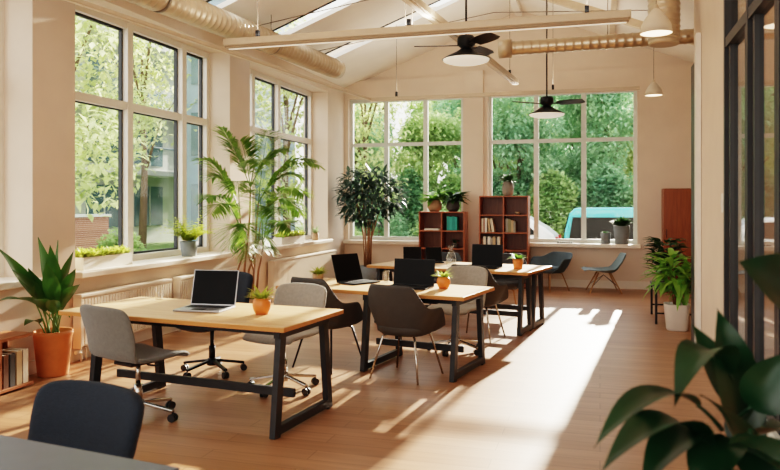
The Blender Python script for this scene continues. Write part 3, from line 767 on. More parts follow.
# plant in white pot by the right wall
CW=Vector((.90,9.36,0))
t=thing('potted_dracaena','lush bright green plant in a white pot on the floor by the black bench','potted plant',CW)
make_pot(t,[(0,0),(.11,0),(.12,.01),(.148,.31),(.152,.32),(.14,.32),(.135,.28),(0,.28)],M['potwhite'],.133,.285,n=32,sq=4)
ms=MB(); mf=MB()
for k in range(5):
    a=k*1.256+.4; tp_=Vector((.13*math.cos(a),.12*math.sin(a),rnd.uniform(.62,.92)))
    ms.tube([(.03*math.cos(a),.03*math.sin(a),.31),tp_*.7+Vector((0,0,.12)),tp_],[.012,.011,.009],6)
    for i in range(30):
        b=rnd.uniform(0,6.28); e=rnd.uniform(.3,1)
        mf.leaf(tp_+Vector((0,0,rnd.uniform(-.22,.06))),(math.cos(b)*e-.1,math.sin(b)*e,rnd.uniform(-.2,.9)),rnd.uniform(.24,.42),.075,bend=rnd.uniform(.5,1.3),n=4,shape='oval')
obj('stem',ms,M['bark'],t); obj('foliage',mf,M['bright'],t)
# black bench with second plant
t=thing('metal_bench','low black metal bench behind the white potted plant','bench',(.93,10.15,0))
for sx in (-.24,.22):
    for sy in (-.42,.42):
        m=MB(); m.bar((sx,sy,0),(sx,sy,.44),.028,.028,up=(0,1,0)); obj('leg',m,M['black'],t)
m=MB(); m.box(-.26,.24,-.45,.45,.44,.465); obj('seat',m,M['black'],t,bev=.004)
m=MB()
for z in (.14,): m.bar((-.24,-.42,z),(.22,-.42,z),.02,.02); m.bar((-.24,.42,z),(.22,.42,z),.02,.02)
obj('stretcher',m,M['black'],t)
m=MB(); m.tube([(.22,-.43,.46),(.22,-.43,.55),(.18,-.43,.585),(-.05,-.43,.585)],.012,8); m.tube([(.22,.43,.46),(.22,.43,.55),(.18,.43,.585),(-.05,.43,.585)],.012,8); obj('armrest',m,M['black'],t)
bushy('potted_plant','dark green bushy plant standing on the black metal bench',(.84,10.12,.466),pot_prof(.10,.13,.2),M['potdark'],.11,.17,M['darkleaf'],190,.20,.075,.30,.42)

# ------------------------------------------------------------------ bookcases
def make_case(label,x0,x1,yf,yb,h,rows):
    t=thing('bookcase',label,'bookcase',((x0+x1)/2,yf,0)); w=(x1-x0)/2; d=yb-yf; th=.022
    for s_ in (-1,1):
        m=MB(); m.box(s_*w-(th if s_>0 else 0),s_*w+(th if s_<0 else 0),0,d,0,h); obj('side_panel',m,M['cherry'],t,bev=.002)
    m=MB(); m.box(-th/2,th/2,.0,d-.02,.04,h-th); obj('divider',m,M['cherry'],t)
    m=MB(); m.box(-w+th,w-th,d-.015,d-.002,0,h-.005); obj('back_panel',m,M['cherryd'],t)
    m=MB(); m.box(-w+th,w-th,0,d,h-th,h); obj('top_panel',m,M['cherry'],t)
    zs=[]
    for k in range(rows):
        z=.05+k*(h-th-.05)/rows; zs.append(z)
        for s_ in (-1,1):
            m=MB(); a,b=(-w+th,-th/2) if s_<0 else (th/2,w-th); m.box(a,b,.004,d-.015,z-th,z); obj('shelf',m,M['cherry'],t)
    m=MB(); m.box(-w+th,w-th,.02,.035,0,.03); obj('plinth',m,M['cherryd'],t)
    return zs
zs1=make_case('low reddish wood bookcase with two pots on top under the back window',-3.27,-2.40,13.03,13.39,1.39,4)
zs2=make_case('tall reddish wood bookcase with grey vase on top',-2.13,-1.24,13.03,13.39,1.68,5)
def book(label,x,y,z,w,h,d,cm,group,lean=0,rz=0,flat=False,name='book'):
    t=thing(name,label,'book',(x,y,z),rz,group)
    Mx=Matrix.Rotation(R(lean),4,'Y')
    m=MB(); e=.002
    m.box(0,e,0,d,0,h,Mx); m.box(w-e,w,0,d,0,h,Mx); m.box(0,w,-.001,e,0,h,Mx); o=obj('cover',m,M['bk_'+cm],t)
    m=MB(); m.box(e,w-e,e,d-.006,.004,h-.004,Mx); obj('pages',m,M['paper'],t)
    if flat: t.rotation_euler=(0,R(90),R(rz))
    return t
ORD=['first','second','third','fourth','fifth','sixth','seventh','eighth','ninth','tenth']
def row(x,y,z,specs,where,group):
    pl=0
    for i,(cm,w,h,lean) in enumerate(specs):
        if lean: x+=h*math.sin(R(abs(lean)-pl))+.004; pl=abs(lean)
        nm={'teal2':'teal'}.get(cm,cm)
        book(f'{ORD[i]} book from the window corner, {nm} spine, {where}',x,y,z+.001,w,h,.2,cm,group,lean)
        x+=w+.003+abs(math.sin(R(lean)))*h*.35*0
row(-2.74,13.06,zs1[3],[('teal',.045,.26,0),('teal2',.05,.25,0),('teal',.05,.26,0),('teal2',.04,.25,0)],'top right compartment of the low bookcase','teal books in the low bookcase')
t=book('white sheaf of papers lying flat in the low bookcase',-3.17,13.06,zs1[3]+.002+.028,.028,.28,.2,'white','flat papers',0,0,True,name='magazine')
row(-2.09,13.06,zs2[3],[('cream',.035,.25,0),('rust',.02,.24,0),('white',.04,.26,0),('tan',.035,.25,-6),('cream',.045,.25,-10)],'upper left shelf of tall bookcase','pale books on the upper shelf')
row(-1.65,13.06,zs2[3],[('grey',.045,.25,0),('olive',.05,.24,0),('tan',.04,.22,0),('grey',.035,.20,0)],'upper right shelf of tall bookcase','grey books in the right column')
row(-2.09,13.06,zs2[2],[('brown',.03,.22,0),('cream',.045,.24,0),('dark',.03,.22,0),('white',.05,.24,0),('grey',.04,.22,0),('tan',.045,.24,0),('dark',.03,.22,0),('cream',.05,.24,0)],'lower left shelf of tall bookcase','mixed books on the lower shelf')
m=MB(); m.lathe([(0,0),(.03,0),(.055,.05),(.05,.05),(.028,.006),(0,.006)],18); o=obj('bowl',m,M['pottan'],loc=(-1.44,13.16,zs2[4]+.002)); tag(o,'small tan bowl in the top right compartment of the tall bookcase','bowl')

m=MB(); m.box(-.14,.14,-.04,.04,0,.006); o=obj('tray',m,M['black'],loc=(-.62,YB-.06,BS+.001)); tag(o,'small dark slotted tray lying on the right back window sill','tray')
m=MB()
for i in range(7): m.box(-.13+i*.04,-.13+i*.04+.018,-.035,.035,.006,.03)
obj('slot_rack',m,M['black'],o)
# tall cabinet on the back wall
t=thing('tall_cabinet','tall red brown wooden cabinet against the back wall at the right','cabinet',(1.32,13.13,0))
m=MB(); m.box(-.27,.27,.02,.42,.06,1.80); obj('carcass',m,M['cabinet'],t,bev=.003)
m=MB(); m.box(-.25,.25,.05,.40,0,.06); obj('plinth',m,M['cherryd'],t)
m=MB(); m.box(-.267,.267,0,.018,.07,1.79); d_=obj('door',m,M['cabinet'],t,bev=.002)
m=MB(); m.tube([(-.22,-.03,.95),(-.22,-.03,1.1)],.006,8); m.tube([(-.22,0,.96),(-.22,-.03,.96)],.004,6); m.tube([(-.22,0,1.09),(-.22,-.03,1.09)],.004,6); obj('handle',m,M['black'],d_)

# low shelf bottom left
t=thing('low_shelf','low reddish wooden open shelf along the window wall, books in its end','shelf',(-4.90,4.45,0))
LS=.66
for nm,b_ in (('top_panel',(0,.30,-LS,.50,.43,.455)),('base_panel',(0,.30,-LS,.50,.02,.045)),('back_panel',(0,.012,-LS,.48,.045,.43))):
    m=MB(); m.box(*b_); obj(nm,m,M['benchwood'],t,bev=.002)
for y in (-LS,-.1,.14,.475):
    m=MB(); m.box(.012,.30 if y<.4 else .05,y,y+.024,.045,.43); obj('divider',m,M['benchwood'],t)
for i,(cm,w,h) in enumerate([('brown',.05,.27),('dark',.05,.27),('tan',.055,.28),('cream',.055,.28)]):
    b_=book(f'{ORD[i]} upright book from the divider in the low floor shelf, {cm} spine',-4.615,4.645+i*.068,.046,w,h,.2,cm,'books in the low floor shelf',0,90)
# ------------------------------------------------------------------ radiators
def make_radiator(label,y0,y1,z0=.13,z1=.66):
    t=thing('radiator',label,'radiator',(XL+.03,(y0+y1)/2,0)); L=(y1-y0)/2
    m=MB(); m.box(.0,.02,-L,L,z0+.02,z1-.03); m.box(.075,.085,-L,L,z0+.02,z1-.03)
    n=int(2*L/.045)
    for i in range(n): 
        y=-L+(i+.5)*2*L/n; m.box(.085,.095,y-.014,y+.014,z0+.04,z1-.05)
    obj('panel',m,M['radiator'],t)
    m=MB(); m.box(-.005,.10,-L-.005,L+.005,z1-.03,z1); obj('top_grille',m,M['radiator'],t,bev=.004)
    for s_ in (-1,1):
        m=MB(); m.box(.0,.095,s_*L-.004,s_*L+.004,z0,z1-.03); obj('end_cap',m,M['radiator'],t)
    m=MB(); m.tube([(.05,-L+.05,z0+.03),(.05,-L+.05,0)],.01,8); m.tube([(.05,-L+.12,z0+.03),(.05,-L+.12,0)],.01,8); obj('pipe',m,M['radiator'],t)
    m=MB(); m.tube([(.05,-L+.05,z0-.03),(.05,-L-.03,z0-.03)],.018,10); obj('valve',m,M['white'],t)
    return t
make_radiator('cream ribbed radiator under the window behind the strelitzia',5.80,7.32)
make_radiator('cream ribbed radiator under the sill with the fern',7.50,8.98)
make_radiator('cream ribbed radiator under the far window by the palm',10.05,12.75)

# ------------------------------------------------------------------ ceiling things
def spiral_duct(name,label,a,b,r,matl,pitch=.10,ring=.017):
    a=Vector(a); b=Vector(b); d=b-a; L=d.length; n=int(L/pitch)
    pts=[];rs=[]
    for i in range(n):
        for q,rr in ((0,r),(.5,r),(.62,r+ring),(.82,r+ring),(.94,r)):
            pts.append(a+d*((i+q)/n)); rs.append(rr)
    pts.append(b); rs.append(r)
    t=thing(name,label,'duct',(0,0,0))
    m=MB(); m.tube(pts,rs,28); obj('spiral_pipe',m,matl,t)
    return t
t=spiral_duct('ceiling_duct','long beige spiral duct running above the left windows',(-4.62,4.2,3.70),(-4.17,10.9,3.75),.14,M['duct'])
e=Vector((-4.17,10.9,3.75)); dd=Vector((.45,6.7,.04)).normalized()
m=MB(); m.tube([e-dd*.02,e+dd*.16],.15,28); m.tube([e+dd*.16,e+dd*.17],[.15,.09],28); obj('end_cap',m,M['duct'],t)
for q in (.35,.7):
    p=Vector((-4.62,4.2,3.70)).lerp(e,q); m=MB(); m.tube([p+Vector((0,0,.15)),(p.x,p.y,roof(p.x)+.02)],.006,6); m.tube([p-dd*.015,p+dd*.015],.158,28); obj('hanger',m,M['cable'],t)
t=spiral_duct('ceiling_duct','horizontal silver spiral duct crossing the room near the back',(-1.34,10.0,3.70),(1.45,10.2,3.76),.095,M['ductsilver'],.11,.005)
m=MB(); m.tube([(-1.36,10.0,3.70),(-1.18,10.013,3.704)],.13,24); obj('end_cuff',m,M['duct'],t)
for x in (-.7,.1):
    m=MB(); y=10.0+.2*(x+1.34)/2.79; m.tube([(x,y,3.8),(x,y,roof(x)+.02)],.006,6); obj('hanger',m,M['cable'],t)
t=spiral_duct('ceiling_duct','short upright corrugated duct dropping from the ceiling by the right wall',(.66,8.2,4.39),(.66,8.2,3.30),.16,M['ductsilver'],.06,.007)
m=MB(); m.tube([(.66,8.2,3.30),(.66,8.2,3.25)],[.164,.15],28); obj('end_cap',m,M['duct'],t)
# linear pendant beam
def cable(m,x,y,z0,r=.006): m.tube([(x,y,z0),(x,y,roof(x)+.03)],r,6)
t=thing('linear_pendant','long cream linear pendant light hung across the front of the ceiling','pendant light',(-1.86,7.06,3.30))
m=MB(); m.box(-2.12,2.14,-.05,.05,-.02,.055); obj('housing',m,M['rail'],t,bev=.008)
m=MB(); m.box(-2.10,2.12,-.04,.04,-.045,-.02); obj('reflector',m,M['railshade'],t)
m=MB(); m.box(-2.08,2.10,.012,.034,-.054,-.045); obj('diffuser',m,M['strip'],t)
for x in (-1.72,-.05,.02,1.74):
    m=MB(); cable(m,x,0,.05,.005); 
    m.v=[(a,b,c if c<.2 else roof(x-1.86)+.03-3.30) for a,b,c in m.v]; obj('suspension_cable',m,M['cable'],t)
for x in (-1.72,-.015,1.74):
    m=MB(); m.box(x-.02,x+.02,-.02,.02,.055,.13); obj('clamp',m,M['black'],t,bev=.003)
# light rails
def rail(label,a,b,w=.05,h=.05,strip=True,cables=(.2,.8)):
    a=Vector(a); b=Vector(b); c=(a+b)/2
    t=thing('light_rail',label,'light rail',c)
    m=MB(); m.bar(a-c,b-c,w,h); obj('rail_body',m,M['rail'],t,bev=.004)
    if strip:
        q=Vector((0,0,-h/2-.004)); m=MB(); m.bar(a-c+q,b-c+q,w*.5,.008); obj('diffuser',m,M['stripoff'],t)
    for q in cables:
        p=a.lerp(b,q); m=MB(); m.tube([(p.x-c.x,p.y-c.y,h/2+p.z-c.z),(p.x-c.x,p.y-c.y,roof(p.x)+.03-c.z)],.005,6); obj('suspension_cable',m,M['cable'],t)
        m=MB(); m.box(p.x-c.x-.018,p.x-c.x+.018,p.y-c.y-.018,p.y-c.y+.018,h/2+p.z-c.z,h/2+.08+p.z-c.z); obj('clamp',m,M['black'],t)
    return t
rail('slim cream light rail along the tops of the left windows',(-4.50,4.2,3.32),(-3.72,11.46,3.30),.04,.04,True,())
rail('slim cream light rail crossing in front of the back windows',(-3.72,11.5,3.30),(.58,11.5,3.30),.05,.06,True,(.105,.70))
rail('diagonal cream light rail running under the ridge toward the back rail',(-1.86,5.2,3.50),(-1.28,11.40,3.46),.10,.07,True,(.1,.93))
# fans
def make_fan(label,loc,s=1,rot=0):
    t=thing('ceiling_fan',label,'ceiling fan',loc)
    m=MB(); m.lathe([(.0,.16),(.085*s,.16),(.10*s,.13),(.10*s,.06),(.06*s,.03),(.06*s,.0)],24); obj('motor_housing',m,M['black'],t)
    m=MB(); m.lathe([(.06*s,.02),(.12*s,-.02),(.25*s,-.085),(.27*s,-.10),(.25*s,-.105),(.1*s,-.09),(.0,-.09)],32); obj('shade',m,M['black'],t)
    m=MB(); m.lathe([(.262*s,-.102),(.25*s,-.122),(.19*s,-.142),(.1*s,-.152),(.001,-.155)],32); obj('light_lens',m,M['lens'],t)
    m=MB(); m.tube([(0,0,.155),(0,0,roof(loc[0])-loc[2]+.02)],.012,8); obj('down_rod',m,M['black'],t)
    for k in range(3):
        a=R(120*k+rot); Mx=Matrix.Rotation(a,4,'Z')@Matrix.Translation((0,0,.055))@Matrix.Rotation(R(-14),4,'X')
        m=MB(); m.box(.09*s,.2*s,-.02,.02,-.006,.006,Mx)
        vs=[]
        for q in range(7):
            x=(.18+.40*q/6)*s; w=(.062+.026*math.sin(math.pi*(.2+.6*q/6)))*s*(1 if q<6 else .8)
            for yy,zz in ((-w,-.004),(w,-.004),(w,.004),(-w,.004)): vs.append(Mx@Vector((x,yy,zz)))
        fs=[]
        for q in range(6):
            b_=q*4
            for j in range(4): fs.append((b_+j,b_+(j+1)%4,b_+4+(j+1)%4,b_+4+j))
        fs+= [(3,2,1,0),(24,25,26,27)]
        m.add(vs,fs); obj('blade',m,M['fanblade'],t)
    return t
make_fan('dark ceiling fan with round lit lens hanging behind the linear pendant',(-1.44,7.92,3.26),1,-48)
make_fan('smaller looking dark ceiling fan in front of the right back window',(-.77,11.0,2.99),1,-20)
# pendants
def make_pendant(label,loc,s):
    t=thing('pendant_lamp',label,'pendant lamp',loc)
    m=MB(); m.lathe([(.02*s,.235*s),(.04*s,.22*s),(.062*s,.185*s),(.10*s,.14*s),(.132*s,.08*s),(.148*s,.0),(.142*s,0),(.126*s,.08*s),(.09*s,.135*s),(.05*s,.17*s),(.0,.19*s)],28); obj('lamp_shade',m,M['pendant'],t)
    m=MB(); m.lathe([(.14*s,.006),(.0,.006)],24); obj('diffuser',m,M['pendin'],t)
    m=MB(); m.lathe([(0,.195*s),(.022*s,.195*s),(.022*s,.25*s),(.012*s,.27*s),(0,.27*s)],14); obj('lamp_holder',m,M['rail'],t)
    m=MB(); m.tube([(0,0,.26*s),(0,0,roof(loc[0])-loc[2]+.02)],.004,6); obj('cord',m,M['cable'],t)
make_pendant('larger cream bell pendant lamp in front of the upright corrugated duct',(.50,7.05,3.12),1.0)
make_pendant('smaller cream bell pendant lamp hanging before the blank back wall',(.72,10.6,3.05),.82)
# roof timbers and rods
for k,y in enumerate((8.9,11.9)):
    m=MB(); m.bar((RX+.02,y,roof(RX)-.06),(XE,y,roof(XE)-.06),.09,.12); o=struct(f'trim_{20+k}',m,M['truss'])
m=MB(); m.box(RX-.06,RX+.06,YN,YB,RZ-.14,RZ-.02); struct('trim_30',m,M['ceil'])
for k,x in enumerate((.2,)):
    m=MB(); m.box(x-.04,x+.04,YN,YB,roof(x)-.10,roof(x)-.01); struct(f'trim_{31+k}',m,M['truss'])
m=MB()
for y in (6.4,8.7,10.5): m.tube([(-4.9,y,3.86),(-1.5,y,4.35),(1.0,y,4.2)],.006,6)
o=struct('trim_40',m,M['cable'])

# ------------------------------------------------------------------ outdoors
G=-.45
m=MB(); m.box(-70,50,YB+.45,90,G-.2,G); m.box(-70,-5.5,-30,YB+.45,G-.2,G); struct('ground',m,M['street'])
m=MB(); m.box(-30,-13.0,6,60,G,G+.06); o=struct('lawn',m,M['lawn'])
m=MB(); m.box(-20,20,36,70,G,G+.06); o=struct('lawn_back',m,M['lawn'])
def crown_mesh(seed,h,w,n,leafm,size,low=0):
    r=random.Random(seed); m=MB(); cl=[]
    for i in range(26):
        z=r.uniform(max(.22,low),1)*h; rad=w*math.sqrt(max(.05,1-((z/h-.58)/.50)**2))*r.uniform(.2,.95); a=r.uniform(0,6.28)
        cl.append((Vector((rad*math.cos(a),rad*math.sin(a),z)),r.uniform(.16,.30)*h*.55))
    for i in range(n):
        c,rr=r.choice(cl); d=Vector((r.gauss(0,1),r.gauss(0,1),r.gauss(0,.8))).normalized()*rr*r.uniform(.3,1)**.5
        p=c+d
        if p.z<.12*h: continue
        m.leaf(p,(r.uniform(-1,1),r.uniform(-1,1),r.uniform(-.7,.4)),size*r.uniform(.7,1.3),size*.6,n=2,bend=.4)
    return m
TREE={}
def tree(label,x,y,h,w,kind,rz,n=5200,size=.22,group=None,low=.0):
    key=(kind,round(h/w,1))
    t=thing('street_tree',label,'tree',(x,y,G),rz,group)
    leafm={'a':M['treea'],'b':M['treeb'],'c':M['treec']}[kind]
    obj('crown',crown_mesh(int(x*13+y*7),h,w,n,leafm,size,low),leafm,t)
    r=random.Random(int(x*5+y)); m=MB(); m.tube([(0,0,0),(.1,.05,h*.3),(0,.1,h*.75)],[.17,.13,.05],8)
    for k in range(5):
        a=k*1.3; m.tube([(.05,.05,h*(.28+.08*k)),(w*.35*math.cos(a),w*.35*math.sin(a),h*(.5+.09*k)),(w*.7*math.cos(a),w*.7*math.sin(a),h*(.6+.08*k))],[.07,.045,.015],6)
    obj('trunk',m,M['treebark'],t)
# left of the building
tree('pale bushy tree outside the left window, nearest the brick wall',-14.0,14.6,7.8,2.3,'c',10,1800,.3)
tree('sunlit tree outside the wide left window, behind the brick wall',-18.6,21.5,10.0,2.9,'c',80,4200,.29)
tree('slim yellow green tree in front of the balconies outside the left window',-18.0,25.2,10.5,1.9,'c',40,2000,.29,None,.5)
tree('tree seen through the far left window behind the palm',-12.6,27.6,9.2,1.9,'c',200,2800,.29)
tree('second tree seen through the far left window, farther down the street',-11.2,34.0,9.8,2.2,'c',120,3200,.29)
tree('tree outside the narrow window edge at far left',-14.6,9.6,7.5,2.0,'c',20,2600)
# behind the back windows, across the street
tree('mid green tree across the street, at the inner edge of the corner back window',-13.4,38.6,7.6,2.5,'b',15,10500,.27)
tree('bright tree across the street in the middle of the corner back window',-8.9,38.2,7.5,2.4,'a',70,10500,.27)
tree('broad tree across the street behind the low bookcase',-5.6,42.5,8.4,2.6,'a',160,10500,.27)
tree('broad green tree across the street behind the tall bookcase',-4.0,37.6,8.7,2.4,'b',200,12000,.27)
tree('dense green tree across the street behind the parked van',.3,39.5,9.0,2.5,'b',300,12000,.27)
tree('pale sunlit tree across the street beyond the large sill plant',3.6,41.5,8.0,2.3,'c',330,10500,.27)
tree('hazy green tree far behind the parked van',-1.0,47.5,9.6,3.2,'b',30,10500,.34)
tree('yellow green tree far behind the corner back window',-15.5,47.0,10.0,3.4,'c',95,10500,.34)
tree('tall green tree farthest behind the van',5.4,49.5,9.8,3.2,'a',140,10500,.34)
tree('far green tree seen past both sides of the pier between the back windows',-9.2,50.0,10.2,3.6,'b',140,10500,.34)
for i,(x,y,k) in enumerate(((-21,60,'b'),(-12.5,62,'a'),(-4.5,61,'b'),(4.5,62,'b'))):
    tree(['dark green tree of the distant row, behind the ficus','pale green tree of the distant row, seen through the corner back window','dark green tree of the distant row, behind the tall bookcase','dark green tree of the distant row, above the teal van'][i],x,y,12.2,4.6,k,i*70,9500,.44)
# shrubs
def shrub(label,x,y,h,w,lm):
    t=thing('shrub',label,'shrub',(x,y,G),0)
    r=random.Random(int(x*9+y)); m=MB()
    big=h>2.2
    for i in range(7000 if big else 2200):
        d=Vector((r.gauss(0,1),r.gauss(0,1),abs(r.gauss(0,1)))).normalized()*r.uniform(.6,1)
        m.leaf((d.x*w,d.y*w*.6,d.z*h),(r.uniform(-1,1),r.uniform(-1,1),r.uniform(-.2,.8)),.30 if big else .16,.18 if big else .1,n=2)
    obj('foliage',m,lm,t)
    m=MB(); m.tube([(0,0,0),(0,0,h*.6)],[.05,.02],6); obj('stem',m,M['treebark'],t)
shrub('low pale green shrub outside the corner back window',-6.6,30.5,1.9,1.5,M['treea'])
shrub('pale shrub beside the brick wall outside the left window',-13.0,17.2,1.3,.9,M['treea'])
shrub('low shrub at the window corner beyond the ficus',-9.8,31.5,2.0,1.6,M['treeb'])
shrub('low shrub at the foot of the far left trees',-9.0,24.6,1.2,1.0,M['treea'])
# brick wall
m=MB(); m.box(-.2,.2,-2.6,2.1,0,1.55); o=obj('brick_wall',m,M['brick'],loc=(-16.0,18.2,G)); tag(o,'low red brick garden wall outside the left window','garden wall')
m=MB(); m.box(-.26,.26,-2.66,2.16,1.55,1.63); obj('coping',m,M['concrete'],o)
for i,(x,h) in enumerate(((-11.8,1.6),(-9.6,1.9),(-7.2,1.5),(-4.9,1.8),(-2.2,1.7),(.2,2.0),(2.6,1.7),(4.8,1.9))):
    shrub(['rounded green hedge shrub across the street seen past the ficus','rounded green shrub across the street below the bright tree','low green shrub across the street, centre of the corner back window','green shrub across the street behind the low bookcase plants','green shrub across the street hidden partly by the tall bookcase','tall green shrub across the street just above the white car','green shrub across the street above the teal van roof','green shrub across the street at the edge of the right back window'][i],x,36.2,h+1.9,1.75,M['treeb' if i%2 else 'treea'])
# bollard
t=thing('bollard','small white bollard standing on the pavement outside the left window','bollard',(-8.6,12.2,G))
m=MB(); m.lathe([(.09,0),(.06,.05),(.045,.45),(.05,.5),(.0,.5)],14); obj('post',m,M['white'],t)
m=MB(); m.lathe([(0,.5),(.08,.54),(.10,.6),(.07,.67),(0,.7)],14); obj('cap',m,M['white'],t)
# apartment building
t=thing('apartment_building','pale apartment block with glass balconies outside the left window','building',(-24.5,33.0,G))
m=MB(); m.box(-7,3.5,-8.5,10,0,11.5); obj('facade',m,M['concrete'],t)
for k in range(4):
    z=.6+k*2.9
    for x in (-4.6,-1.8,1.0):
        m=MB(); m.box(x,x+1.9,-8.56,-8.49,z+.3,z+2.2); w_=obj('window',m,M['facglass'],t)
        m=MB(); m.box(x+.92,x+.98,-8.60,-8.56,z+.3,z+2.2); obj('mullion',m,M['concrete'],w_)
    for y in (-7.5,-4.2,-.9):
        m=MB(); m.box(3.49,3.56,y,y+2.2,z+.3,z+2.2); w_=obj('window',m,M['facglass'],t)
        m=MB(); m.box(3.56,3.6,y+1.07,y+1.13,z+.3,z+2.2); obj('mullion',m,M['concrete'],w_)
    if k:
        m=MB(); m.box(-1.5,5.0,-10.1,-8.5,z-.25,z-.02); m.box(3.5,5.0,-8.5,4,z-.25,z-.02); b_=obj('balcony',m,M['concrete'],t)
        m=MB(); m.box(-1.5,5.0,-10.1,-10.06,z+.05,z+1.0); m.box(4.96,5.0,-10.1,4,z+.05,z+1.0); obj('glass_railing',m,M['drink'],b_)
        m=MB(); m.tube([(-1.5,-10.08,z+1.03),(4.98,-10.08,z+1.03),(4.98,4,z+1.03)],.04,6); obj('handrail',m,M['bluefac'],b_)
m=MB(); m.box(-7.3,3.8,-8.8,10.3,11.5,11.8); obj('roof',m,M['concrete'],t)
t=thing('office_block','narrow blue grey block beside the balconies outside the left window','building',(-15.3,28.5,G))
m=MB(); m.box(-1.6,1.3,-2,3,0,10.5); obj('facade',m,M['bluefac'],t)
for k in range(3):
    m=MB(); m.box(-1.2,.9,-2.05,-2.0,1+k*3,2.8+k*3); obj('window',m,M['facglass'],t)
m=MB(); m.box(-1.7,1.4,-2.1,3.1,10.5,10.7); obj('roof',m,M['concrete'],t)
# cars
def car(name,label,loc,rz,paint,prof,W,win,wheels,wr,roofm=None):
    t=thing(name,label,'vehicle',loc,rz); n=len(prof)
    m=MB(); xs=[p[0] for p in prof]
    vs=[]
    for s_ in (-1,1):
        for (x,z) in prof: vs.append((x,s_*W*(.5 if z<.95 else .5-.10*min(1,(z-.95)/.9)),z))
    fs=[tuple(range(n)),tuple(range(n,2*n))[::-1]]+[(i,i+n,(i+1)%n+n,(i+1)%n) for i in range(n)]
    m.add(vs,fs); obj('body',m,paint,t,bev=.06)
    for (poly,nm) in win:
        for s_ in (-1,1):
            m=MB(); m.add([(x,s_*(W*(.5-.10*min(1,max(0,z-.95)/.9))+.012),z) for x,z in poly],[tuple(range(len(poly)))]); obj(nm,m,M['carglass'],t,solid=.02)
    for x in wheels:
        for s_ in (-1,1):
            m=MB(); m.tube([(x,s_*(W/2-.2),wr),(x,s_*(W/2+.01),wr)],wr,20); w_=obj('wheel',m,M['tyre'],t)
            m=MB(); m.tube([(x,s_*(W/2+.0),wr),(x,s_*(W/2+.025),wr)],wr*.6,16); obj('hubcap',m,M['alu'],w_)
    return t
vp=[(-2.45,.3),(-2.5,.8),(-2.44,1.25),(-2.33,1.70),(-2.18,1.86),(2.2,1.9),(2.45,1.75),(2.5,.9),(2.5,.3)]
t=car('delivery_van','teal roofed van with dark windows parked outside the right back window',(1.50,21.6,G),0,M['teal'],vp,1.95,[([(-2.36,.80),(-2.24,1.60),(-.55,1.60),(-.55,.80)],'side_window'),([(-.50,.80),(-.50,1.60),(.9,1.60),(.9,.80)],'side_window'),([(.95,.80),(.95,1.60),(2.2,1.60),(2.3,.80)],'side_window')],(-1.5,1.6),.34)
m=MB(); m.add([(-2.49,-.86,1.0),(-2.49,.86,1.0),(-2.37,.78,1.62),(-2.37,-.78,1.62)],[(0,1,2,3)]); obj('rear_window',m,M['carglass'],t,solid=.03)
m=MB(); m.box(-2.53,-2.34,-1.0,-.78,.72,.95); m.box(-2.53,-2.34,.78,1.0,.72,.95); obj('tail_light',m,M['lamp'],t)
m=MB(); m.box(-2.4,2.4,-1.0,1.0,.35,.72); obj('lower_body_panel',m,M['carwhite'],t,bev=.05)
cp_=[(-2.1,.25),(-2.15,.6),(-2.0,.85),(-1.1,.98),(-.5,1.48),(.0,1.6),(1.2,1.58),(1.75,1.25),(2.05,1.0),(2.12,.6),(2.05,.25)]
t=car('parked_car','white hatchback parked behind the tall bookcase, outside the right back window',(-3.32,22.6,G),0,M['carwhite'],cp_,1.8,[([(-.85,1.0),(-.35,1.42),(.25,1.48),(.25,1.0)],'side_window'),([(.35,1.0),(.35,1.48),(1.1,1.46),(1.55,1.05)],'side_window')],(-1.35,1.35),.31)
m=MB(); m.box(2.0,2.13,-.85,-.62,.75,.98); m.box(2.0,2.13,.62,.85,.75,.98); obj('tail_light',m,M['lamp'],t)

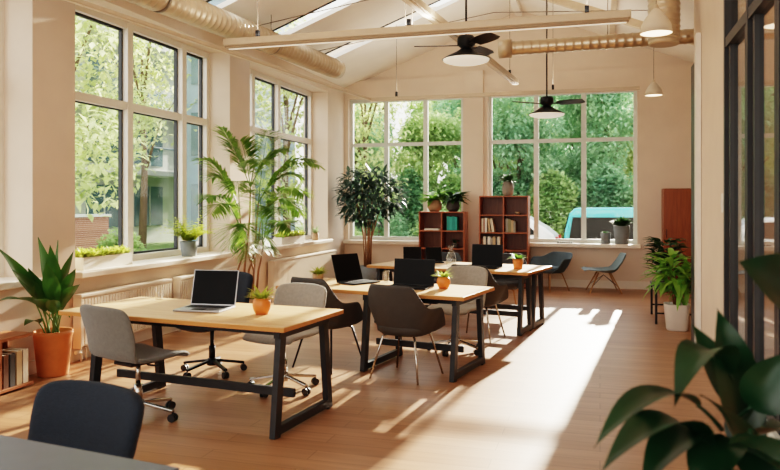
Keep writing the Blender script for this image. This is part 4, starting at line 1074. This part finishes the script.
# ------------------------------------------------------------------ light
sd=bpy.data.lights.new('sun','SUN'); so=bpy.data.objects.new('sun',sd); col.objects.link(so)
EL=R(17.0); hd=Vector((-.10,-1,0)).normalized()*math.cos(EL)+Vector((0,0,-math.sin(EL)))
so.rotation_euler=hd.to_track_quat('-Z','Y').to_euler(); sd.energy=21; sd.angle=R(.9); sd.color=(1,.89,.74)
w=bpy.data.worlds.new('sky'); scene.world=w; w.use_nodes=True; nt=w.node_tree
bg=nt.nodes['Background']; bg.inputs['Strength'].default_value=2.7
tc=nt.nodes.new('ShaderNodeTexCoord'); sx=nt.nodes.new('ShaderNodeSeparateXYZ'); nt.links.new(tc.outputs['Generated'],sx.inputs[0])
rp=nt.nodes.new('ShaderNodeValToRGB'); nt.links.new(sx.outputs['Z'],rp.inputs['Fac'])
rp.color_ramp.elements[0].position=0; rp.color_ramp.elements[0].color=(1,.95,.88,1)
rp.color_ramp.elements[1].position=.8; rp.color_ramp.elements[1].color=(.94,.97,1,1)
nt.links.new(rp.outputs['Color'],bg.inputs['Color'])
def area(name,loc,rot,sx_,sy_,e,c=(1,.93,.85),portal=False):
    l=bpy.data.lights.new(name,'AREA'); l.shape='RECTANGLE'; l.size=sx_; l.size_y=sy_; l.energy=e; l.color=c
    o=bpy.data.objects.new(name,l); col.objects.link(o); o.location=loc; o.rotation_euler=rot
    if portal: l.cycles.is_portal=True
    return o
for a,b in LW[:]: area('window_portal',(-5.5,(a+b)/2,(SILL+WT)/2),(0,R(-90),0),WT-SILL,b-a,1,portal=True)
for a,b in BW: area('window_portal',((a+b)/2,13.95,(BS+BT)/2),(R(-90),0,0),b-a,BT-BS,1,portal=True)
area('rear_portal',((XL+XR)/2,YN,2.2),(R(90),0,0),XR-XL,4.4,1,portal=True)

area('pendant_uplight',(-1.86,7.06,3.375),(math.pi,0,0),4.1,.06,30,(1,.90,.78))  # unseen upward strip above the pendant, added to brighten the ceiling
area('rail_uplight',(-1.57,11.52,3.345),(math.pi,0,0),4.1,.04,22,(1,.90,.78))  # added ceiling fill; the back rail below it is unlit
scene.view_settings.view_transform='Filmic'; scene.view_settings.look='High Contrast'; scene.view_settings.exposure=.22
cy=scene.cycles
cy.max_bounces=8; cy.diffuse_bounces=5; cy.glossy_bounces=3; cy.transmission_bounces=4; cy.transparent_max_bounces=16
cy.sample_clamp_indirect=6; cy.caustics_reflective=False; cy.caustics_refractive=False
cy.use_denoising=True
